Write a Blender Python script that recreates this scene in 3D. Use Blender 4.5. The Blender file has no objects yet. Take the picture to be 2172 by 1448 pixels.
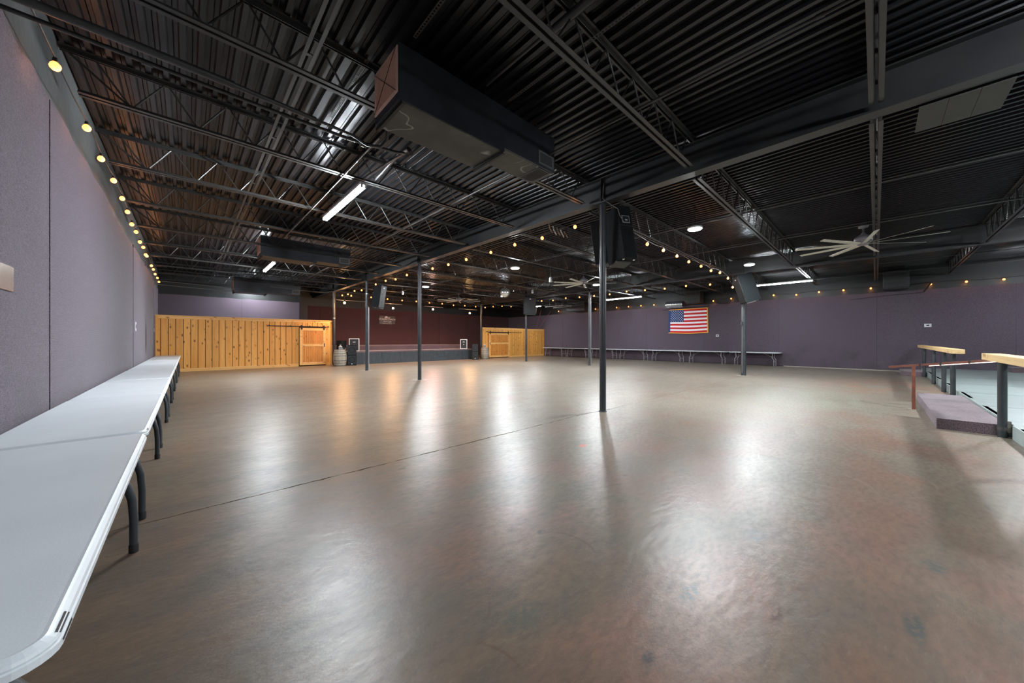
import bpy, bmesh, math, random
from mathutils import Vector, Matrix
random.seed(7)
PI = math.pi
sc = bpy.context.scene
COL = sc.collection

# ---------------------------------------------------------------- camera, world, exposure
TH = math.atan(688 / 729.0)                 # heading, clockwise from +Y
cam_d = bpy.data.cameras.new('camera'); cam = bpy.data.objects.new('camera', cam_d); COL.objects.link(cam)
cam_d.sensor_width = 36; cam_d.lens = 36 * 729 / 2172.0; cam_d.clip_start = 0.05; cam_d.clip_end = 100
cam_d.shift_y = -4 / 2172.0
cam.location = (0, 0, 1.42); cam.rotation_euler = (PI / 2, 0, -TH)
sc.camera = cam
w = bpy.data.worlds.new('world'); sc.world = w; w.use_nodes = True
w.node_tree.nodes['Background'].inputs[0].default_value = (0.5, 0.55, 0.62, 1)
w.node_tree.nodes['Background'].inputs[1].default_value = 0.02
sc.view_settings.view_transform = 'Standard'; sc.view_settings.look = 'None'
sc.view_settings.gamma = 1; sc.view_settings.use_curve_mapping = False
sc.view_settings.exposure = 1.35
try:
    sc.cycles.use_denoising = True; sc.cycles.max_bounces = 8; sc.cycles.diffuse_bounces = 5
    sc.cycles.glossy_bounces = 4; sc.cycles.sample_clamp_indirect = 4.0
except Exception:
    pass
L_TUBE, L_DISC, L_BULB, L_SPOT = 245.0, 560.0, 3.0, 22.0

# ---------------------------------------------------------------- materials
def mat(name, base, rough=0.5, metal=0.0, var=None, scale=5.0, bump=0.0, bscale=60.0, emit=None, es=0.0, spec=0.5, stretch=(1, 1, 1), detail=4):
    m = bpy.data.materials.new(name); m.use_nodes = True
    nt = m.node_tree; b = nt.nodes['Principled BSDF']
    b.inputs['Base Color'].default_value = (*base, 1); b.inputs['Roughness'].default_value = rough
    b.inputs['Metallic'].default_value = metal; b.inputs['Specular IOR Level'].default_value = spec
    if emit:
        b.inputs['Emission Color'].default_value = (*emit, 1); b.inputs['Emission Strength'].default_value = es
    geo = None
    if var or bump:
        geo = nt.nodes.new('ShaderNodeNewGeometry')
        mp = nt.nodes.new('ShaderNodeMapping'); mp.inputs['Scale'].default_value = stretch
        nt.links.new(geo.outputs['Position'], mp.inputs[0])
    if var:
        n = nt.nodes.new('ShaderNodeTexNoise'); n.inputs['Scale'].default_value = scale; n.inputs['Detail'].default_value = detail
        nt.links.new(mp.outputs[0], n.inputs['Vector'])
        r = nt.nodes.new('ShaderNodeValToRGB')
        r.color_ramp.elements[0].position = 0.3; r.color_ramp.elements[1].position = 0.7
        r.color_ramp.elements[0].color = (*base, 1); r.color_ramp.elements[1].color = (*var, 1)
        nt.links.new(n.outputs[0], r.inputs[0]); nt.links.new(r.outputs[0], b.inputs['Base Color'])
    if bump:
        n2 = nt.nodes.new('ShaderNodeTexNoise'); n2.inputs['Scale'].default_value = bscale; n2.inputs['Detail'].default_value = 3
        nt.links.new(mp.outputs[0], n2.inputs['Vector'])
        bp = nt.nodes.new('ShaderNodeBump'); bp.inputs['Strength'].default_value = bump; bp.inputs['Distance'].default_value = 0.01
        nt.links.new(n2.outputs[0], bp.inputs['Height']); nt.links.new(bp.outputs[0], b.inputs['Normal'])
    return m

def N(nt, t, **k):
    n = nt.nodes.new(t)
    for a, v in k.items():
        if a in n.inputs.keys(): n.inputs[a].default_value = v
        else: setattr(n, a, v)
    return n

def mixc(nt, fac, a, b):
    n = nt.nodes.new('ShaderNodeMix'); n.data_type = 'RGBA'
    for s, v in ((0, fac), (6, a), (7, b)):
        if isinstance(v, bpy.types.NodeSocket): nt.links.new(v, n.inputs[s])
        elif isinstance(v, (tuple, list)): n.inputs[s].default_value = (*v, 1)
        else: n.inputs[s].default_value = v
    return n.outputs[2]

def ramp(nt, src, p0, p1, v0=0.0, v1=1.0):
    n = nt.nodes.new('ShaderNodeMapRange'); n.inputs[1].default_value = p0; n.inputs[2].default_value = p1
    n.inputs[3].default_value = v0; n.inputs[4].default_value = v1
    nt.links.new(src, n.inputs[0]); return n.outputs[0]

def mul(nt, a, b, op='MULTIPLY'):
    n = nt.nodes.new('ShaderNodeMath'); n.operation = op; n.use_clamp = True
    for i, v in enumerate((a, b)):
        if isinstance(v, bpy.types.NodeSocket): nt.links.new(v, n.inputs[i])
        else: n.inputs[i].default_value = v
    return n.outputs[0]

def noise(nt, vec, scale, detail=4, rough=0.5, stretch=None, off=(0, 0, 0), rot=0.0, dist=0.0):
    mp = nt.nodes.new('ShaderNodeMapping'); mp.inputs['Location'].default_value = off
    mp.inputs['Rotation'].default_value = (0, 0, rot)
    mp.inputs['Scale'].default_value = stretch or (1, 1, 1)
    nt.links.new(vec, mp.inputs[0])
    n = nt.nodes.new('ShaderNodeTexNoise'); n.inputs['Scale'].default_value = scale; n.inputs['Detail'].default_value = detail
    n.inputs['Roughness'].default_value = rough; n.inputs['Distortion'].default_value = dist
    nt.links.new(mp.outputs[0], n.inputs['Vector']); return n.outputs[0]

def blob(nt, vec, c, r, soft=0.5):
    """round mask (1 inside) around world point c with radii r"""
    mp = nt.nodes.new('ShaderNodeVectorMath'); mp.operation = 'SUBTRACT'; mp.inputs[1].default_value = (c[0], c[1], 0)
    nt.links.new(vec, mp.inputs[0])
    m2 = nt.nodes.new('ShaderNodeVectorMath'); m2.operation = 'MULTIPLY'; m2.inputs[1].default_value = (1 / r[0], 1 / r[1], 0)
    nt.links.new(mp.outputs[0], m2.inputs[0])
    ln = nt.nodes.new('ShaderNodeVectorMath'); ln.operation = 'LENGTH'; nt.links.new(m2.outputs[0], ln.inputs[0])
    return ramp(nt, ln.outputs['Value'], 1.0, 1.0 - soft)

def floor_material():
    m = bpy.data.materials.new('stained_concrete'); m.use_nodes = True; nt = m.node_tree; b = nt.nodes['Principled BSDF']
    g = nt.nodes.new('ShaderNodeNewGeometry'); P = g.outputs['Position']
    n1 = noise(nt, P, 0.45, 8, 0.6, dist=0.6)
    n2 = noise(nt, P, 1.6, 8, 0.55, stretch=(1.0, 2.2, 1), rot=0.5, dist=0.4)
    n3 = noise(nt, P, 11.0, 6, 0.6, stretch=(1, 2.5, 1), rot=0.8)
    c = mixc(nt, ramp(nt, n1, 0.35, 0.65), (0.125, 0.074, 0.046), (0.170, 0.128, 0.090))
    c = mixc(nt, mul(nt, ramp(nt, n2, 0.40, 0.64), 0.8), c, (0.085, 0.070, 0.054))
    # paler, greener colour away from the tables paints in the stronger light there
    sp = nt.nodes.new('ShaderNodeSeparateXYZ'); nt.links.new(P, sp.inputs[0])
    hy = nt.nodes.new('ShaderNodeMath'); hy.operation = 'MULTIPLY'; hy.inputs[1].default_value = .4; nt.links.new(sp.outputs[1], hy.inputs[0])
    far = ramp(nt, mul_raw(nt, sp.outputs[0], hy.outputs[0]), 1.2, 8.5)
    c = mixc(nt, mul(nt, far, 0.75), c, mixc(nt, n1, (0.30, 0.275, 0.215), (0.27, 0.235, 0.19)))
    # greenish bare zone before the rust rail, red-stained zones
    gz = mul(nt, blob(nt, P, (11.0, 1.2), (3.4, 1.5), 0.5), ramp(nt, n2, 0.3, 0.6))
    c = mixc(nt, mul(nt, gz, 0.8), c, (0.31, 0.31, 0.235))
    nr = noise(nt, P, 1.1, 5, 0.5, stretch=(1, 1.6, 1), off=(4.2, 1.3, 0), dist=0.5)
    rz = mul(nt, ramp(nt, nr, 0.45, 0.66), mul(nt, blob(nt, P, (7.2, -0.1), (4.2, 2.2), 0.7), blob(nt, P, (3.8, 0.8), (4.6, 3.4), 0.5), 'MAXIMUM'))
    c = mixc(nt, mul(nt, rz, 0.45), c, (0.27, 0.125, 0.092))
    rz2 = mul(nt, ramp(nt, noise(nt, P, 0.8, 5, 0.6, off=(9, 2, 0)), 0.52, 0.68), 0.3)
    c = mixc(nt, rz2, c, (0.19, 0.085, 0.06))
    rz3 = mul(nt, blob(nt, P, (15.5, 0.0), (4.0, 1.8), 0.7), ramp(nt, nr, 0.4, 0.6))
    c = mixc(nt, mul(nt, rz3, 0.7), c, (0.33, 0.17, 0.11))
    # fine mottling, scuffs and small dark spots
    c = mixc(nt, mul(nt, ramp(nt, n3, 0.42, 0.74), 0.5), c, (0.062, 0.052, 0.043))
    c = mixc(nt, mul(nt, ramp(nt, noise(nt, P, 22, 6, 0.7, stretch=(1, 3, 1), rot=0.8, off=(3, 3, 3)), 0.55, 0.80), 0.3), c, (0.30, 0.26, 0.22))
    vo = nt.nodes.new('ShaderNodeTexVoronoi'); vo.inputs['Scale'].default_value = 1.3
    mp = nt.nodes.new('ShaderNodeMapping'); mp.inputs['Scale'].default_value = (1, 1.7, 1); mp.inputs['Rotation'].default_value = (0, 0, 0.7)
    nt.links.new(P, mp.inputs[0]); nt.links.new(mp.outputs[0], vo.inputs['Vector'])
    dsp = mul(nt, ramp(nt, vo.outputs['Distance'], 0.075, 0.04), ramp(nt, noise(nt, P, 14, 4, 0.6), 0.42, 0.55))
    c = mixc(nt, mul(nt, dsp, 0.75), c, (0.05, 0.04, 0.036))
    for (x, y, rx, ry, col) in ((2.05, 0.72, .13, .05, (.08, .08, .075)), (2.62, -.13, .17, .05, (.07, .075, .07)), (1.5, 0.7, .05, .03, (.06, .05, .05)),
                                (3.0, 0.6, .14, .08, (.11, .11, .10)), (3.4, -.25, .12, .07, (.09, .095, .085)), (1.25, 1.25, .16, .09, (.09, .085, .07)),
                                (2.2, .35, .09, .03, (.09, .05, .04)), (1.9, 1.7, .05, .03, (.07, .06, .05)), (3.85, 2.7, .09, .06, (.50, .05, .03))):
        k = mul(nt, blob(nt, P, (x, y), (rx, ry), 0.5), ramp(nt, noise(nt, P, 30, 4), 0.35, 0.55))
        c = mixc(nt, mul(nt, k, 0.95), c, col)
    # ring-shaped scuffs left by dancers' heels
    for (x, y, r) in ((1.0, 1.55, .22), (.75, 1.1, .3), (1.75, 1.45, .28), (5.2, .3, .7), (4.6, .5, .5), (5.8, 0.0, .6)):
        d = nt.nodes.new('ShaderNodeVectorMath'); d.operation = 'DISTANCE'; d.inputs[1].default_value = (x, y, 0); nt.links.new(P, d.inputs[0])
        a = mul(nt, ramp(nt, d.outputs['Value'], r - .012, r), ramp(nt, d.outputs['Value'], r + .012, r))
        a = mul(nt, a, ramp(nt, noise(nt, P, 2.5, 2, off=(x, y, 0)), 0.48, 0.62))
        c = mixc(nt, mul(nt, a, 0.6), c, (0.33, 0.25, 0.2) if x > 4 else (0.09, 0.05, 0.03))
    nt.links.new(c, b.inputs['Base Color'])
    ro = mul(nt, ramp(nt, n2, 0.3, 0.7, 0.285, 0.345), ramp(nt, n3, 0.35, 0.75, 0.0, 0.06), 'ADD')
    nt.links.new(ro, b.inputs['Roughness'])
    b.inputs['Specular IOR Level'].default_value = 0.42
    bp = nt.nodes.new('ShaderNodeBump'); bp.inputs['Strength'].default_value = 0.20; bp.inputs['Distance'].default_value = 0.02
    nt.links.new(noise(nt, P, 6, 8, 0.62, stretch=(1, 1.8, 1), rot=0.6), bp.inputs['Height']); nt.links.new(bp.outputs[0], b.inputs['Normal'])
    return m

def mul_raw(nt, a, b):
    n = nt.nodes.new('ShaderNodeMath'); n.operation = 'ADD'; nt.links.new(a, n.inputs[0]); nt.links.new(b, n.inputs[1]); return n.outputs[0]

def carpet_material(name, a, b_, c_):
    m = bpy.data.materials.new(name); m.use_nodes = True; nt = m.node_tree; b = nt.nodes['Principled BSDF']
    g = nt.nodes.new('ShaderNodeNewGeometry'); P = g.outputs['Position']
    c = mixc(nt, ramp(nt, noise(nt, P, 80, 3, 0.8), 0.42, 0.58), a, b_)
    c = mixc(nt, mul(nt, ramp(nt, noise(nt, P, 45, 3, 0.7, off=(3, 3, 3)), 0.45, 0.7), 0.5), c, c_)
    # grime low on the wall, smoky streaks
    sp = nt.nodes.new('ShaderNodeSeparateXYZ'); nt.links.new(P, sp.inputs[0])
    low = mul(nt, ramp(nt, sp.outputs[2], 1.35, 0.6), ramp(nt, noise(nt, P, 1.2, 5, 0.6), 0.45, 0.65))
    c = mixc(nt, mul(nt, low, 0.45), c, (0.05, 0.042, 0.045))
    c = mixc(nt, mul(nt, ramp(nt, noise(nt, P, 0.9, 4, 0.6, stretch=(1, 1, .35), off=(7, 1, 2)), 0.5, 0.7), 0.25), c, c_)
    nt.links.new(c, b.inputs['Base Color']); b.inputs['Roughness'].default_value = 0.95; b.inputs['Specular IOR Level'].default_value = 0.15
    b.inputs['Sheen Weight'].default_value = 0.25
    bp = nt.nodes.new('ShaderNodeBump'); bp.inputs['Strength'].default_value = 0.7; bp.inputs['Distance'].default_value = 0.012
    wv = nt.nodes.new('ShaderNodeTexWave'); wv.inputs['Scale'].default_value = 22; wv.inputs['Distortion'].default_value = 3; wv.bands_direction = 'Z'
    nt.links.new(P, wv.inputs['Vector'])
    h = mixc(nt, 0.5, wv.outputs['Color'], (0, 0, 0))
    ad = nt.nodes.new('ShaderNodeMath'); ad.operation = 'ADD'; nt.links.new(noise(nt, P, 80, 3, 0.8), ad.inputs[0]); nt.links.new(h, ad.inputs[1])
    nt.links.new(ad.outputs[0], bp.inputs['Height']); nt.links.new(bp.outputs[0], b.inputs['Normal'])
    return m

def wood_material(name, a, b_, knot, axis='z', spread=0.5):
    m = bpy.data.materials.new(name); m.use_nodes = True; nt = m.node_tree; b = nt.nodes['Principled BSDF']
    g = nt.nodes.new('ShaderNodeNewGeometry'); oi = nt.nodes.new('ShaderNodeObjectInfo')
    sh = nt.nodes.new('ShaderNodeVectorMath'); sh.operation = 'SCALE'; sh.inputs[0].default_value = (13.1, 17.7, 23.3)
    nt.links.new(oi.outputs['Random'], sh.inputs['Scale'])
    ad = nt.nodes.new('ShaderNodeVectorMath'); nt.links.new(g.outputs['Position'], ad.inputs[0]); nt.links.new(sh.outputs[0], ad.inputs[1])
    P = ad.outputs[0]
    st = {'z': (9, 9, 0.7), 'x': (0.7, 9, 9), 'y': (9, 0.7, 9)}[axis]
    g1 = noise(nt, P, 1.3, 5, 0.6, stretch=st, dist=0.6)
    c = mixc(nt, ramp(nt, g1, 0.3, 0.7), a, b_)
    dk = tuple(v * 0.62 for v in a)
    c = mixc(nt, ramp(nt, oi.outputs['Random'], 0.0, 1.0, 0.0, spread), c, dk)
    c = mixc(nt, mul(nt, ramp(nt, noise(nt, P, 4, 5, 0.6, stretch=st), 0.55, 0.75), 0.35), c, dk)
    vo = nt.nodes.new('ShaderNodeTexVoronoi'); vo.inputs['Scale'].default_value = 4.6
    mp = nt.nodes.new('ShaderNodeMapping'); mp.inputs['Scale'].default_value = {'z': (1.4, 1.0, .72), 'x': (.72, 1, 1.4), 'y': (1, .72, 1.4)}[axis]
    nt.links.new(P, mp.inputs[0]); nt.links.new(mp.outputs[0], vo.inputs['Vector'])
    c = mixc(nt, mul(nt, ramp(nt, vo.outputs['Distance'], 0.27, 0.08), ramp(nt, noise(nt, P, 1.9, 2), 0.36, 0.52)), c, knot)
    nt.links.new(c, b.inputs['Base Color']); b.inputs['Roughness'].default_value = 0.55
    return m

M = {}
M['floor'] = floor_material()
M['patch'] = mat('pale_concrete', (0.38, 0.35, 0.29), 0.35, var=(0.28, 0.25, 0.2), scale=6, bump=0.2, bscale=30)
M['crack'] = mat('crack_dirt', (0.03, 0.024, 0.02), 0.9)
M['carpet'] = carpet_material('purple_carpet', (0.06, 0.042, 0.062), (0.16, 0.125, 0.16), (0.125, 0.11, 0.13))
M['carpet_dark'] = carpet_material('plum_step_carpet', (0.09, 0.055, 0.066), (0.25, 0.19, 0.215), (0.17, 0.13, 0.15))
M['blackwall'] = mat('black_wall_paint', (0.005, 0.006, 0.007), 0.5, var=(0.012, 0.0145, 0.016), scale=1.6, bump=0.35, bscale=12, detail=8)
M['deckpaint'] = mat('black_deck_paint', (0.005, 0.0055, 0.007), 0.30, var=(0.008, 0.0085, 0.010), scale=.5, spec=0.3)
M['steel'] = mat('black_steel', (0.018, 0.019, 0.020), 0.36, var=(0.040, 0.040, 0.038), scale=3, detail=8)
M['beam'] = mat('beam_paint', (0.011, 0.013, 0.015), 0.42, var=(0.024, 0.024, 0.023), scale=2, detail=8)
M['column'] = mat('column_paint', (0.022, 0.027, 0.031), 0.33, var=(0.042, 0.048, 0.053), scale=4, detail=8)
M['pipe'] = mat('pipe_paint', (0.026, 0.026, 0.027), 0.4, var=(0.045, 0.044, 0.043), scale=8)
M['duct'] = mat('duct_metal', (0.035, 0.04, 0.05), 0.42, metal=0.35, var=(0.06, 0.066, 0.08), scale=2.2, bump=0.15, bscale=4, detail=8)
M['ductunder'] = mat('duct_underside', (0.022, 0.023, 0.02), 0.5, metal=0.3, var=(0.06, 0.062, 0.056), scale=2.4, detail=5)
nt = M['ductunder'].node_tree; b_ = nt.nodes['Principled BSDF']
g_ = nt.nodes.new('ShaderNodeNewGeometry'); q_ = noise(nt, g_.outputs['Position'], 1.9, 1, 0.4, dist=1.2, off=(2.3, .4, 0))
ln_ = mul(nt, mul(nt, ramp(nt, q_, .535, .55), ramp(nt, q_, .572, .556)), ramp(nt, noise(nt, g_.outputs['Position'], 2.6, 2, off=(1, 5, 2)), .46, .56))
nt.links.new(mixc(nt, ln_, b_.inputs['Base Color'].links[0].from_socket, (0.26, 0.27, 0.26)), b_.inputs['Base Color'])
M['black'] = mat('matte_black', (0.012, 0.012, 0.013), 0.6)
M['hvac'] = mat('heater_enamel', (0.008, 0.010, 0.010), 0.5, var=(0.02, 0.023, 0.023), scale=6)
M['galvdull'] = mat('dull_galvanised', (0.16, 0.165, 0.17), 0.4)
M['leftwall'] = mat('scuffed_grey_wall', (0.045, 0.05, 0.052), 0.38, var=(0.11, 0.115, 0.115), scale=1.4, bump=0.5, bscale=9, detail=9)
M['stagecarpet_warm_lit'] = carpet_material('purple_carpet_warm_lit', (0.050, 0.020, 0.023), (0.125, 0.055, 0.058), (0.095, 0.044, 0.047))  # purple carpet with the warm spotlight tint put into its colour
M['galv'] = mat('galvanised', (0.55, 0.6, 0.64), 0.22, metal=0.9, bump=0.3, bscale=5)
M['tubelight'] = mat('fluorescent_glow', (0.9, 0.95, 1.0), 0.4, emit=(0.88, 0.95, 1.0), es=L_TUBE)
M['tubelight2'] = mat('fluorescent_glow_dim', (0.9, 0.95, 1.0), 0.4, emit=(0.88, 0.95, 1.0), es=L_TUBE * .30)
M['disc'] = mat('disc_glow', (0.9, 0.95, 1.0), 0.4, emit=(0.9, 0.96, 1.0), es=L_DISC)
M['bulb'] = mat('bulb_glow', (1, 0.7, 0.4), 0.3, emit=(1.0, 0.22, 0.035), es=L_BULB)
M['spotw'] = mat('warm_spot_glow', (1, 0.8, 0.5), 0.3, emit=(1.0, 0.58, 0.22), es=L_SPOT)
M['spotp'] = mat('pink_spot_glow', (1, 0.8, 0.7), 0.3, emit=(1.0, 0.62, 0.45), es=L_SPOT)
M['fixture'] = mat('fixture_white', (0.7, 0.72, 0.74), 0.5)
M['plastic'] = mat('white_table_plastic', (0.60, 0.64, 0.67), 0.38, var=(0.66, 0.70, 0.73), scale=2, bump=0.05, bscale=150)
M['legdark'] = mat('charcoal_tube', (0.035, 0.042, 0.048), 0.38, metal=0.2)
M['leggrey'] = mat('grey_tube', (0.42, 0.42, 0.43), 0.4, metal=0.3)
M['rubber'] = mat('rubber', (0.01, 0.01, 0.011), 0.6)
M['pine'] = wood_material('knotty_pine', (0.85, 0.35, 0.060), (0.97, 0.52, 0.14), (0.20, 0.055, 0.010))
M['pinetrim'] = wood_material('pine_trim', (0.82, 0.42, 0.12), (0.92, 0.55, 0.20), (0.40, 0.16, 0.04), axis='x', spread=0.1)
M['pinedoor'] = wood_material('pine_door', (0.66, 0.23, 0.032), (0.78, 0.33, 0.07), (0.28, 0.08, 0.01), spread=0.3)
M['railwood'] = wood_material('rail_timber', (0.66, 0.44, 0.19), (0.80, 0.58, 0.30), (0.38, 0.2, 0.08), axis='x', spread=0.1)
M['backing'] = mat('pine_backing', (0.10, 0.04, 0.012), 0.9)
M['barrel'] = wood_material('barrel_oak', (0.36, 0.30, 0.22), (0.55, 0.48, 0.38), (0.16, 0.11, 0.08), spread=0.45)
M['hoop'] = mat('barrel_hoop', (0.30, 0.30, 0.28), 0.45, metal=0.6, var=(0.17, 0.15, 0.12), scale=20)
M['lantern'] = mat('lantern_grey', (0.42, 0.45, 0.46), 0.5)
M['glass'] = mat('lantern_pane', (0.20, 0.23, 0.24), 0.15)
M['cab'] = mat('speaker_carpet', (0.007, 0.0085, 0.0095), 0.85, var=(0.015, 0.018, 0.02), scale=30, spec=.15, bump=0.2, bscale=200)
M['grille'] = mat('speaker_grille', (0.006, 0.007, 0.008), 0.55, var=(0.012, 0.014, 0.016), scale=12, bump=0.3, bscale=260)
M['whiteframe'] = mat('white_trim', (0.62, 0.64, 0.66), 0.4)
M['silver'] = mat('silver', (0.65, 0.66, 0.68), 0.3, metal=0.7)
M['mirror'] = mat('mirror_tile', (0.85, 0.84, 0.78), 0.12, metal=1.0)
M['stageface'] = mat('stage_skirt', (0.028, 0.036, 0.043), 0.6, var=(0.06, 0.072, 0.08), scale=4, stretch=(6, 1, .6), detail=8)
M['plat'] = mat('grey_green_paint', (0.22, 0.265, 0.26), 0.45, var=(0.27, 0.315, 0.31), scale=2.5, stretch=(4, .4, 1), bump=0.06, bscale=30, detail=7)
M['platside'] = mat('platform_curb', (0.26, 0.32, 0.31), 0.6, var=(0.34, 0.39, 0.38), scale=6, bump=0.5, bscale=14, detail=8)
M['rust'] = mat('rust_rail', (0.11, 0.032, 0.018), 0.5, var=(0.18, 0.055, 0.03), scale=8)
M['led'] = mat('led_strip', (1, 0.9, 0.8), 0.4, emit=(1.0, 0.74, 0.58), es=1.2)
M['fan'] = mat('fan_blade', (0.50, 0.47, 0.40), 0.45)
M['fanbody'] = mat('fan_motor', (0.20, 0.19, 0.21), 0.4, metal=0.3)
M['filter'] = mat('paper_filter', (0.90, 0.56, 0.41), 0.9, var=(0.78, 0.46, 0.33), scale=3, bump=0.1)
M['filteredge'] = mat('filter_edge', (0.9, 0.62, 0.50), 0.85)
M['red'] = mat('flag_red', (0.58, 0.008, 0.015), 0.8)
M['flagwhite'] = mat('flag_white', (0.9, 0.87, 0.88), 0.8)
M['blue'] = mat('flag_blue', (0.018, 0.05, 0.17), 0.8)
M['gold'] = mat('gold_fringe', (0.85, 0.42, 0.06), 0.7)
M['platewhite'] = mat('outlet_white', (0.62, 0.63, 0.66), 0.4)
M['steelplate'] = mat('brushed_plate', (0.5, 0.45, 0.4), 0.25, metal=0.9, bump=0.1, bscale=8)
M['sign'] = mat('sign_board', (0.05, 0.028, 0.018), 0.35, var=(0.035, 0.02, 0.015), scale=3)
M['signtext'] = mat('sign_lettering', (0.80, 0.68, 0.58), 0.6)
M['strap'] = mat('red_strap', (0.40, 0.05, 0.06), 0.7)
M['panelgrey'] = mat('grey_ceiling_panel', (0.045, 0.044, 0.038), 0.7, var=(0.06, 0.058, 0.052), scale=2)
M['wire'] = mat('cable_black', (0.02, 0.018, 0.016), 0.5)
M['wiregrey'] = mat('cable_grey', (0.16, 0.15, 0.14), 0.5)
M['redlens'] = mat('red_lens', (0.6, 0.06, 0.08), 0.3)
M['bluelens'] = mat('blue_lens', (0.10, 0.16, 0.6), 0.3)
M['tan'] = mat('tan_cloth', (0.35, 0.25, 0.16), 0.9)

# ---------------------------------------------------------------- mesh helpers
WL = {}
class MB:
    def __init__(s): s.v = []; s.f = []; s.sm = []
    def add(s, vs, fs, smooth=False):
        o = len(s.v); s.v += [tuple(v) for v in vs]; s.f += [tuple(i + o for i in f) for f in fs]; s.sm += [smooth] * len(fs); return s
    def box(s, x0, x1, y0, y1, z0, z1):
        if x0 > x1: x0, x1 = x1, x0
        if y0 > y1: y0, y1 = y1, y0
        if z0 > z1: z0, z1 = z1, z0
        return s.add([(x0, y0, z0), (x1, y0, z0), (x1, y1, z0), (x0, y1, z0), (x0, y0, z1), (x1, y0, z1), (x1, y1, z1), (x0, y1, z1)],
                     [(0, 3, 2, 1), (4, 5, 6, 7), (0, 1, 5, 4), (1, 2, 6, 5), (2, 3, 7, 6), (3, 0, 4, 7)])
    def prism(s, pts, h0, h1, axis='z'):
        """extrude the 2-D outline pts (counter-clockwise) along axis"""
        n = len(pts)
        def P(a, b, h): return {'z': (a, b, h), 'y': (a, h, b), 'x': (h, a, b)}[axis]
        vs = [P(a, b, h0) for a, b in pts] + [P(a, b, h1) for a, b in pts]
        fs = [tuple(range(n - 1, -1, -1)), tuple(range(n, 2 * n))] + [(i, (i + 1) % n, n + (i + 1) % n, n + i) for i in range(n)]
        return s.add(vs, fs)
    def loft(s, rings, cap=True, smooth=True):
        n = len(rings[0]); vs = [p for r in rings for p in r]; fs = []
        for k in range(len(rings) - 1):
            for i in range(n):
                j = (i + 1) % n; fs.append((k * n + i, k * n + j, (k + 1) * n + j, (k + 1) * n + i))
        s.add(vs, fs, smooth)
        if cap:
            s.add(rings[0], [tuple(range(n - 1, -1, -1))]); s.add(rings[-1], [tuple(range(n))])
        return s
    def lathe(s, prof, c=(0, 0, 0), n=20, smooth=True):
        rings = [[(c[0] + r * math.cos(2 * PI * i / n), c[1] + r * math.sin(2 * PI * i / n), c[2] + z) for i in range(n)] for r, z in prof]
        return s.loft(rings, True, smooth)
    def tube(s, path, r=0.01, n=8, smooth=True, cap=True):
        path = [Vector(p) for p in path]; rings = []
        u0 = None
        for i, p in enumerate(path):
            a = path[max(0, i - 1)]; b = path[min(len(path) - 1, i + 1)]
            t = (b - a).normalized()
            if u0 is None:
                ref = Vector((0, 0, 1)) if abs(t.z) < 0.9 else Vector((1, 0, 0)); u = t.cross(ref).normalized()
            else:
                u = (u0 - t * u0.dot(t)).normalized()
            u0 = u; v = t.cross(u)
            rr = r[i] if isinstance(r, (list, tuple)) else r
            rings.append([p + (u * math.cos(2 * PI * k / n) + v * math.sin(2 * PI * k / n)) * rr for k in range(n)])
        return s.loft(rings, cap, smooth)
    def rod(s, a, b, r=0.01, n=5): return s.tube([a, b], r, n, smooth=n > 5)
    def build(s, name, m, parent=None, bevel=0.0):
        off = WL.get(parent, Vector((0, 0, 0))) if parent is not None else Vector((0, 0, 0))
        me = bpy.data.meshes.new(name)
        me.from_pydata([Vector(v) - off for v in s.v], [], s.f)
        for p, q in zip(me.polygons, s.sm): p.use_smooth = q
        me.materials.append(m); me.update()
        bm = bmesh.new(); bm.from_mesh(me); bmesh.ops.recalc_face_normals(bm, faces=bm.faces)
        if bevel:
            bmesh.ops.remove_doubles(bm, verts=bm.verts, dist=1e-5)
            bmesh.ops.bevel(bm, geom=bm.edges[:], offset=bevel, segments=2, affect='EDGES', profile=0.6)
        bm.to_mesh(me); bm.free()
        o = bpy.data.objects.new(name, me); COL.objects.link(o)
        if parent is not None: o.parent = parent; WL[o] = off.copy()
        else: WL[o] = Vector((0, 0, 0))
        return o

def box(*a): return MB().box(*a)
def tag(o, label, cat, group=None):
    o['label'] = label; o['category'] = cat
    if group: o['group'] = group
    return o
def struct(o): o['kind'] = 'structure'; return o
def thing(name, label, cat, loc=(0, 0, 0), group=None):
    o = bpy.data.objects.new(name, None); o.location = loc; o.empty_display_size = 0.1; COL.objects.link(o)
    WL[o] = Vector(loc); return tag(o, label, cat, group)
def dup(root, loc, label=None, rotz=None, group=None):
    r = root.copy(); COL.objects.link(r); r.location = loc; WL[r] = Vector(loc)
    if rotz is not None: r.rotation_euler[2] = rotz
    if label: r['label'] = label
    if group: r['group'] = group
    for ch in list(root.children):
        c = ch.copy(); COL.objects.link(c); c.parent = r
        for g in list(ch.children):
            d = g.copy(); COL.objects.link(d); d.parent = c
    return r
def copies(src, offs, parent):
    """alike parts sharing one mesh; src is at its place, offs are shifts"""
    for d in offs:
        c = src.copy(); COL.objects.link(c); c.parent = parent; c.location = Vector(src.location) + Vector(d)
ORD = ['first', 'second', 'third', 'fourth', 'fifth', 'sixth', 'seventh', 'eighth', 'ninth', 'tenth', 'eleventh', 'twelfth', 'thirteenth', 'fourteenth']

XL, XR, YB, YF = -1.03, 23.1, 25.0, -7.0
XA, XB = 5.97, 16.0
ZD = 4.65          # underside of the deck ribs
CA = [3.71, 11.09, 16.02, 20.85]
CB = [3.60, 10.78, 15.61, 20.32]

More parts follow.
